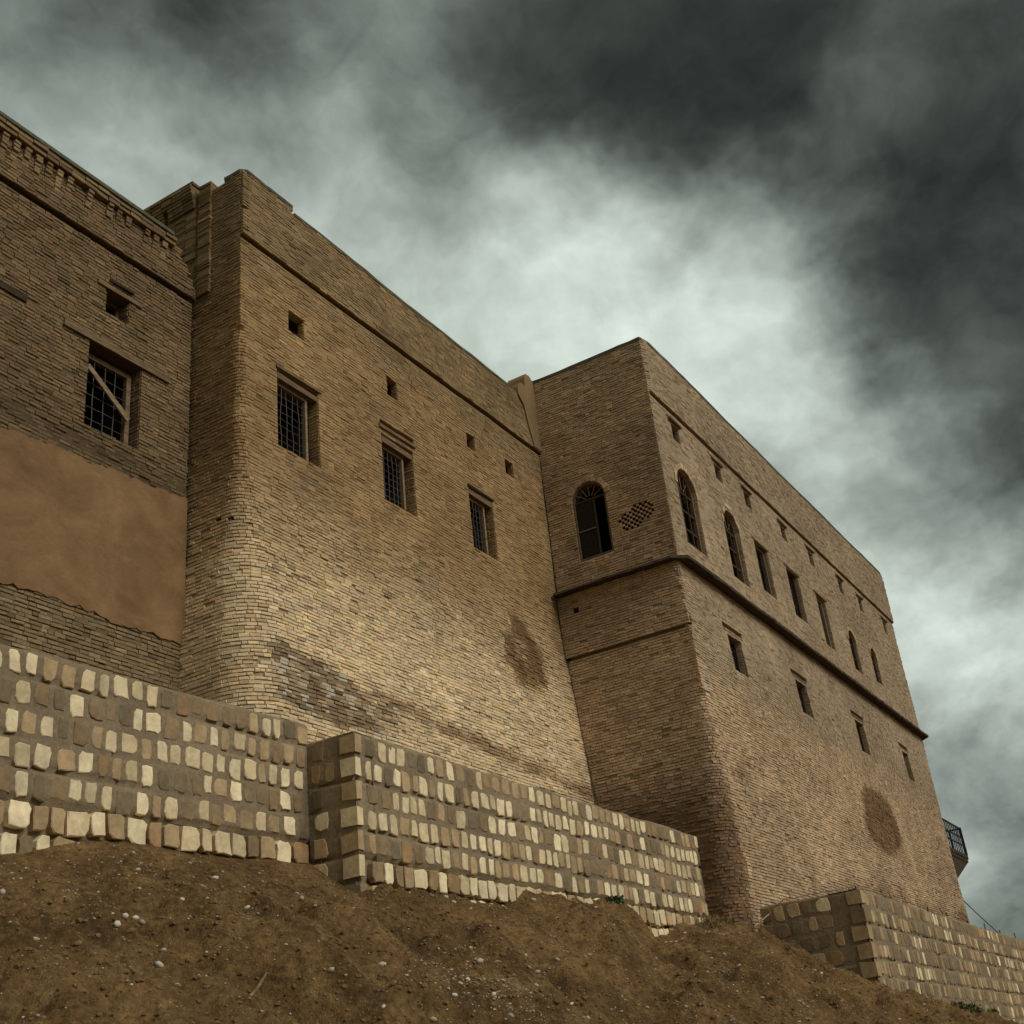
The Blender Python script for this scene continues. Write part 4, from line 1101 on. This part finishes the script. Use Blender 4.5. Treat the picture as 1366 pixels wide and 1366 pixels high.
def loose():
    me = []
    for V, F in ROCKS:
        m_ = bpy.data.meshes.new('pebble'); m_.from_pydata(V.tolist(), [], F); m_.materials.append(M_PEB[0])
        m_.polygons.foreach_set('use_smooth', np.ones(len(F), bool)); m_.update(); me.append(m_)
    for k, (x, y, z, d) in enumerate(ground_spots(300, CL)):
        t = random.randrange(len(ROCKS)); s = 0.036 + 0.055 * random.random() ** 2 + (0.035 if random.random() < 0.07 else 0)
        o = bpy.data.objects.new('pebble', me[t]); col.objects.link(o)
        zmin = ROCKS[t][0][:, 2].min() * s
        attach(o, (x, y, z - zmin - 0.25 * s), None)
        o.scale = (s, s, s); o.rotation_euler = (random.gauss(0, 0.25), 0.55 * 0 + random.gauss(0, 0.25), random.uniform(0, 6.28))
        o.material_slots[0].link = 'OBJECT'; o.material_slots[0].material = random.choices(M_PEB, weights=(5, 3, 3))[0]
        tag(o, 'small rounded river pebble lying loose on the earth slope', 'pebble', 'pebbles on the earth slope')
    def scatter(name, n, smin, smax, mats, sink, lab, clusters):
        V, F, MI = [], [], []; nb = 0
        for x, y, z, d in ground_spots(n, clusters):
            rv, rf = random.choice(ROCKS); s = smin + (smax - smin) * random.random() ** 2; a = random.uniform(0, 6.28)
            c, s_ = math.cos(a), math.sin(a)
            q = rv * s; q = np.stack([q[:, 0] * c - q[:, 1] * s_, q[:, 0] * s_ + q[:, 1] * c, q[:, 2] - sink * s], -1) + np.array([x, y, z])
            V.append(q); F += [[i + nb for i in f] for f in rf]; MI += [random.randrange(len(mats))] * len(rf); nb += len(q)
        o = mesh_obj(name, np.concatenate(V), F, None, smooth=(name == 'gravel'), kind='stuff')
        for m_ in mats: o.data.materials.append(m_)
        o.data.polygons.foreach_set('material_index', np.array(MI, np.int32))
        tag(o, lab, name)
    scatter('gravel', 7000, 0.010, 0.036, M_PEB, 0.05, 'fine pale gravel scattered over the earth slope', CL)
    scatter('clods', 9000, 0.018, 0.085, [M_CLOD], 0.12, 'crumbly brown clods of soil all over the slope', ())
loose()

def at_ground(x, y, dz=0.0): return (x, y, float(ground_z(x, y)) + dz)
def plants():
    ml = grain_mat('weed_leaf', base=(0.055, 0.075, 0.025), scale=40, amount=0.4, bump=0)
    mdry = grain_mat('dry_grass', base=(0.20, 0.16, 0.07), scale=40, amount=0.4, bump=0)
    def weed(name, x, y, h, rad, n, mat, lab, cat, narrow=False):
        base = at_ground(x, y, -0.01); root = empty(name, base, lab, cat, 'weeds at the wall foot')
        V, F = [], []; nb = 0; SV, SF = [], []
        for k in range(max(5, n // 14)):
            a = random.uniform(0, 6.28); l = random.uniform(0.5, 1.0) * h; tip = Vector((math.cos(a) * rad * random.uniform(0.3, 1), math.sin(a) * rad * random.uniform(0.3, 1), l))
            v, f = tube_vf([base, tuple(Vector(base) + tip * 0.5 + Vector((0, 0, 0.05 * h))), tuple(Vector(base) + tip)], 0.004, 4)
            b = len(SV); SV += v; SF += [[i + b for i in q] for q in f]
        for k in range(n):
            a = random.uniform(0, 6.28); rr = rad * math.sqrt(random.random()); zz = h * random.random() ** 0.8 * (1 - 0.5 * (rr / rad) ** 2)
            c = Vector(base) + Vector((math.cos(a) * rr, math.sin(a) * rr, zz))
            l = random.uniform(0.03, 0.06) * (2.2 if narrow else 1.0); w = l * (0.12 if narrow else 0.45)
            d = Vector((random.gauss(0, 1), random.gauss(0, 1), random.gauss(0.5, 0.6) + (1.5 if narrow else 0))).normalized(); s = d.cross(Vector((random.gauss(0, 1), random.gauss(0, 1), 0.3))).normalized() * w
            V += [tuple(c), tuple(c + d * l * 0.5 + s), tuple(c + d * l), tuple(c + d * l * 0.5 - s)]; F.append([nb, nb + 1, nb + 2, nb + 3]); nb += 4
        mesh_obj('stems', SV, SF, mat, root); mesh_obj('leaves', V, F, mat, root)
    weed('weed', 23.4, 5.25, 0.20, 0.42, 420, ml, 'widest dark green weed clump against the foot of the right wall', 'weed')
    weed('weed', 25.3, 5.25, 0.16, 0.34, 300, ml, 'farther dark green weed clump at the foot of the right wall', 'weed')
    weed('weed', 15.45, 7.62, 0.10, 0.14, 110, ml, 'small green weed at the foot of the middle retaining wall', 'weed')
    weed('grass_tuft', 18.7, 7.55, 0.13, 0.30, 160, mdry, 'dry grass tuft at the far end of the middle retaining wall', 'grass', True)
    # stick lying on the slope
    p = [at_ground(6.85, 6.35, 0.012), at_ground(6.93, 6.33, 0.016), at_ground(7.01, 6.30, 0.012)]
    tag(mesh_obj('stick', *tube_vf(p, [0.012, 0.015, 0.008], 6), M_WOODL), 'short pale stick lying on the slope at lower left', 'stick')
plants()

def tape_and_cable():
    m, nt, b = new_mat('barrier_tape'); N, L = nt.nodes, nt.links
    tc = N.new('ShaderNodeTexCoord'); wv = N.new('ShaderNodeTexWave'); wv.inputs['Scale'].default_value = 1.2; wv.bands_direction = 'X'
    L.new(tc.outputs['Object'], wv.inputs[0])
    cr = N.new('ShaderNodeValToRGB'); cr.color_ramp.interpolation = 'CONSTANT'
    cr.color_ramp.elements[0].color = (0.26, 0.055, 0.05, 1); cr.color_ramp.elements[1].position = 0.5; cr.color_ramp.elements[1].color = (0.36, 0.29, 0.23, 1)
    L.new(wv.outputs['Fac'], cr.inputs[0]); L.new(cr.outputs[0], b.inputs['Base Color']); b.inputs['Roughness'].default_value = 0.5
    pts = [at_ground(16.5, 7.45, 0.02), at_ground(17.2, 7.55, 0.03), at_ground(18.0, 7.45, 0.02), at_ground(18.6, 7.3, 0.03), at_ground(19.2, 7.2, 0.05), (19.75, 7.08, 2.52), (19.92, 6.95, 2.66), (19.94, 6.76, 2.79), (20.0, 6.4, 2.79), (20.0, 6.0, 2.79), (20.02, 5.62, 2.80), (20.04, 5.56, 2.86)]
    fine = []
    for a, c in zip(pts[:-1], pts[1:]):
        for t in np.linspace(0, 1, 5)[:-1]: fine.append(tuple(a[i] * (1 - t) + c[i] * t + (random.gauss(0, 0.006)) for i in range(3)))
    fine.append(pts[-1]); V, F = [], []
    for i, p in enumerate(fine):
        tw = 0.9 * math.sin(i * 0.7); q = Vector((0, math.sin(tw), math.cos(tw))) * 0.009
        V += [tuple(Vector(p) - q), tuple(Vector(p) + q)]
        if i: F.append([2 * i - 2, 2 * i - 1, 2 * i + 1, 2 * i])
    o = mesh_obj('barrier_tape', V, F, m); tag(o, 'red and white barrier tape trailing from the slope up onto the right wall', 'tape')
    sm = o.modifiers.new('thickness', 'SOLIDIFY'); sm.thickness = 0.001
    p0, p1 = Vector((36.6, 7.35, 4.35)), Vector((62.0, 8.6, 3.1))
    cab = [tuple(p0.lerp(p1, t) - Vector((0, 0, 1.6 * t * (1 - t)))) for t in np.linspace(0, 1, 24)]
    tag(mesh_obj('cable', *tube_vf(cab, 0.014, 5), M_DARKIRON), 'thin dark cable sagging away from the right house', 'cable')
    for i, x in enumerate((20.05, 24.6, 26.1, 27.9, 29.6, 31.2, 33.0)):
        o = mesh_obj('iron_pin', *tube_vf([(x, 5.57, 2.70), (x + random.gauss(0, 0.02), 5.57, 2.76 + random.uniform(0.05, 0.11))], 0.012, 5), M_DARKIRON)
        tag(o, 'thin rusty iron pin sticking up from the top of the right wall', 'pin', 'iron pins on the right wall')
tape_and_cable()
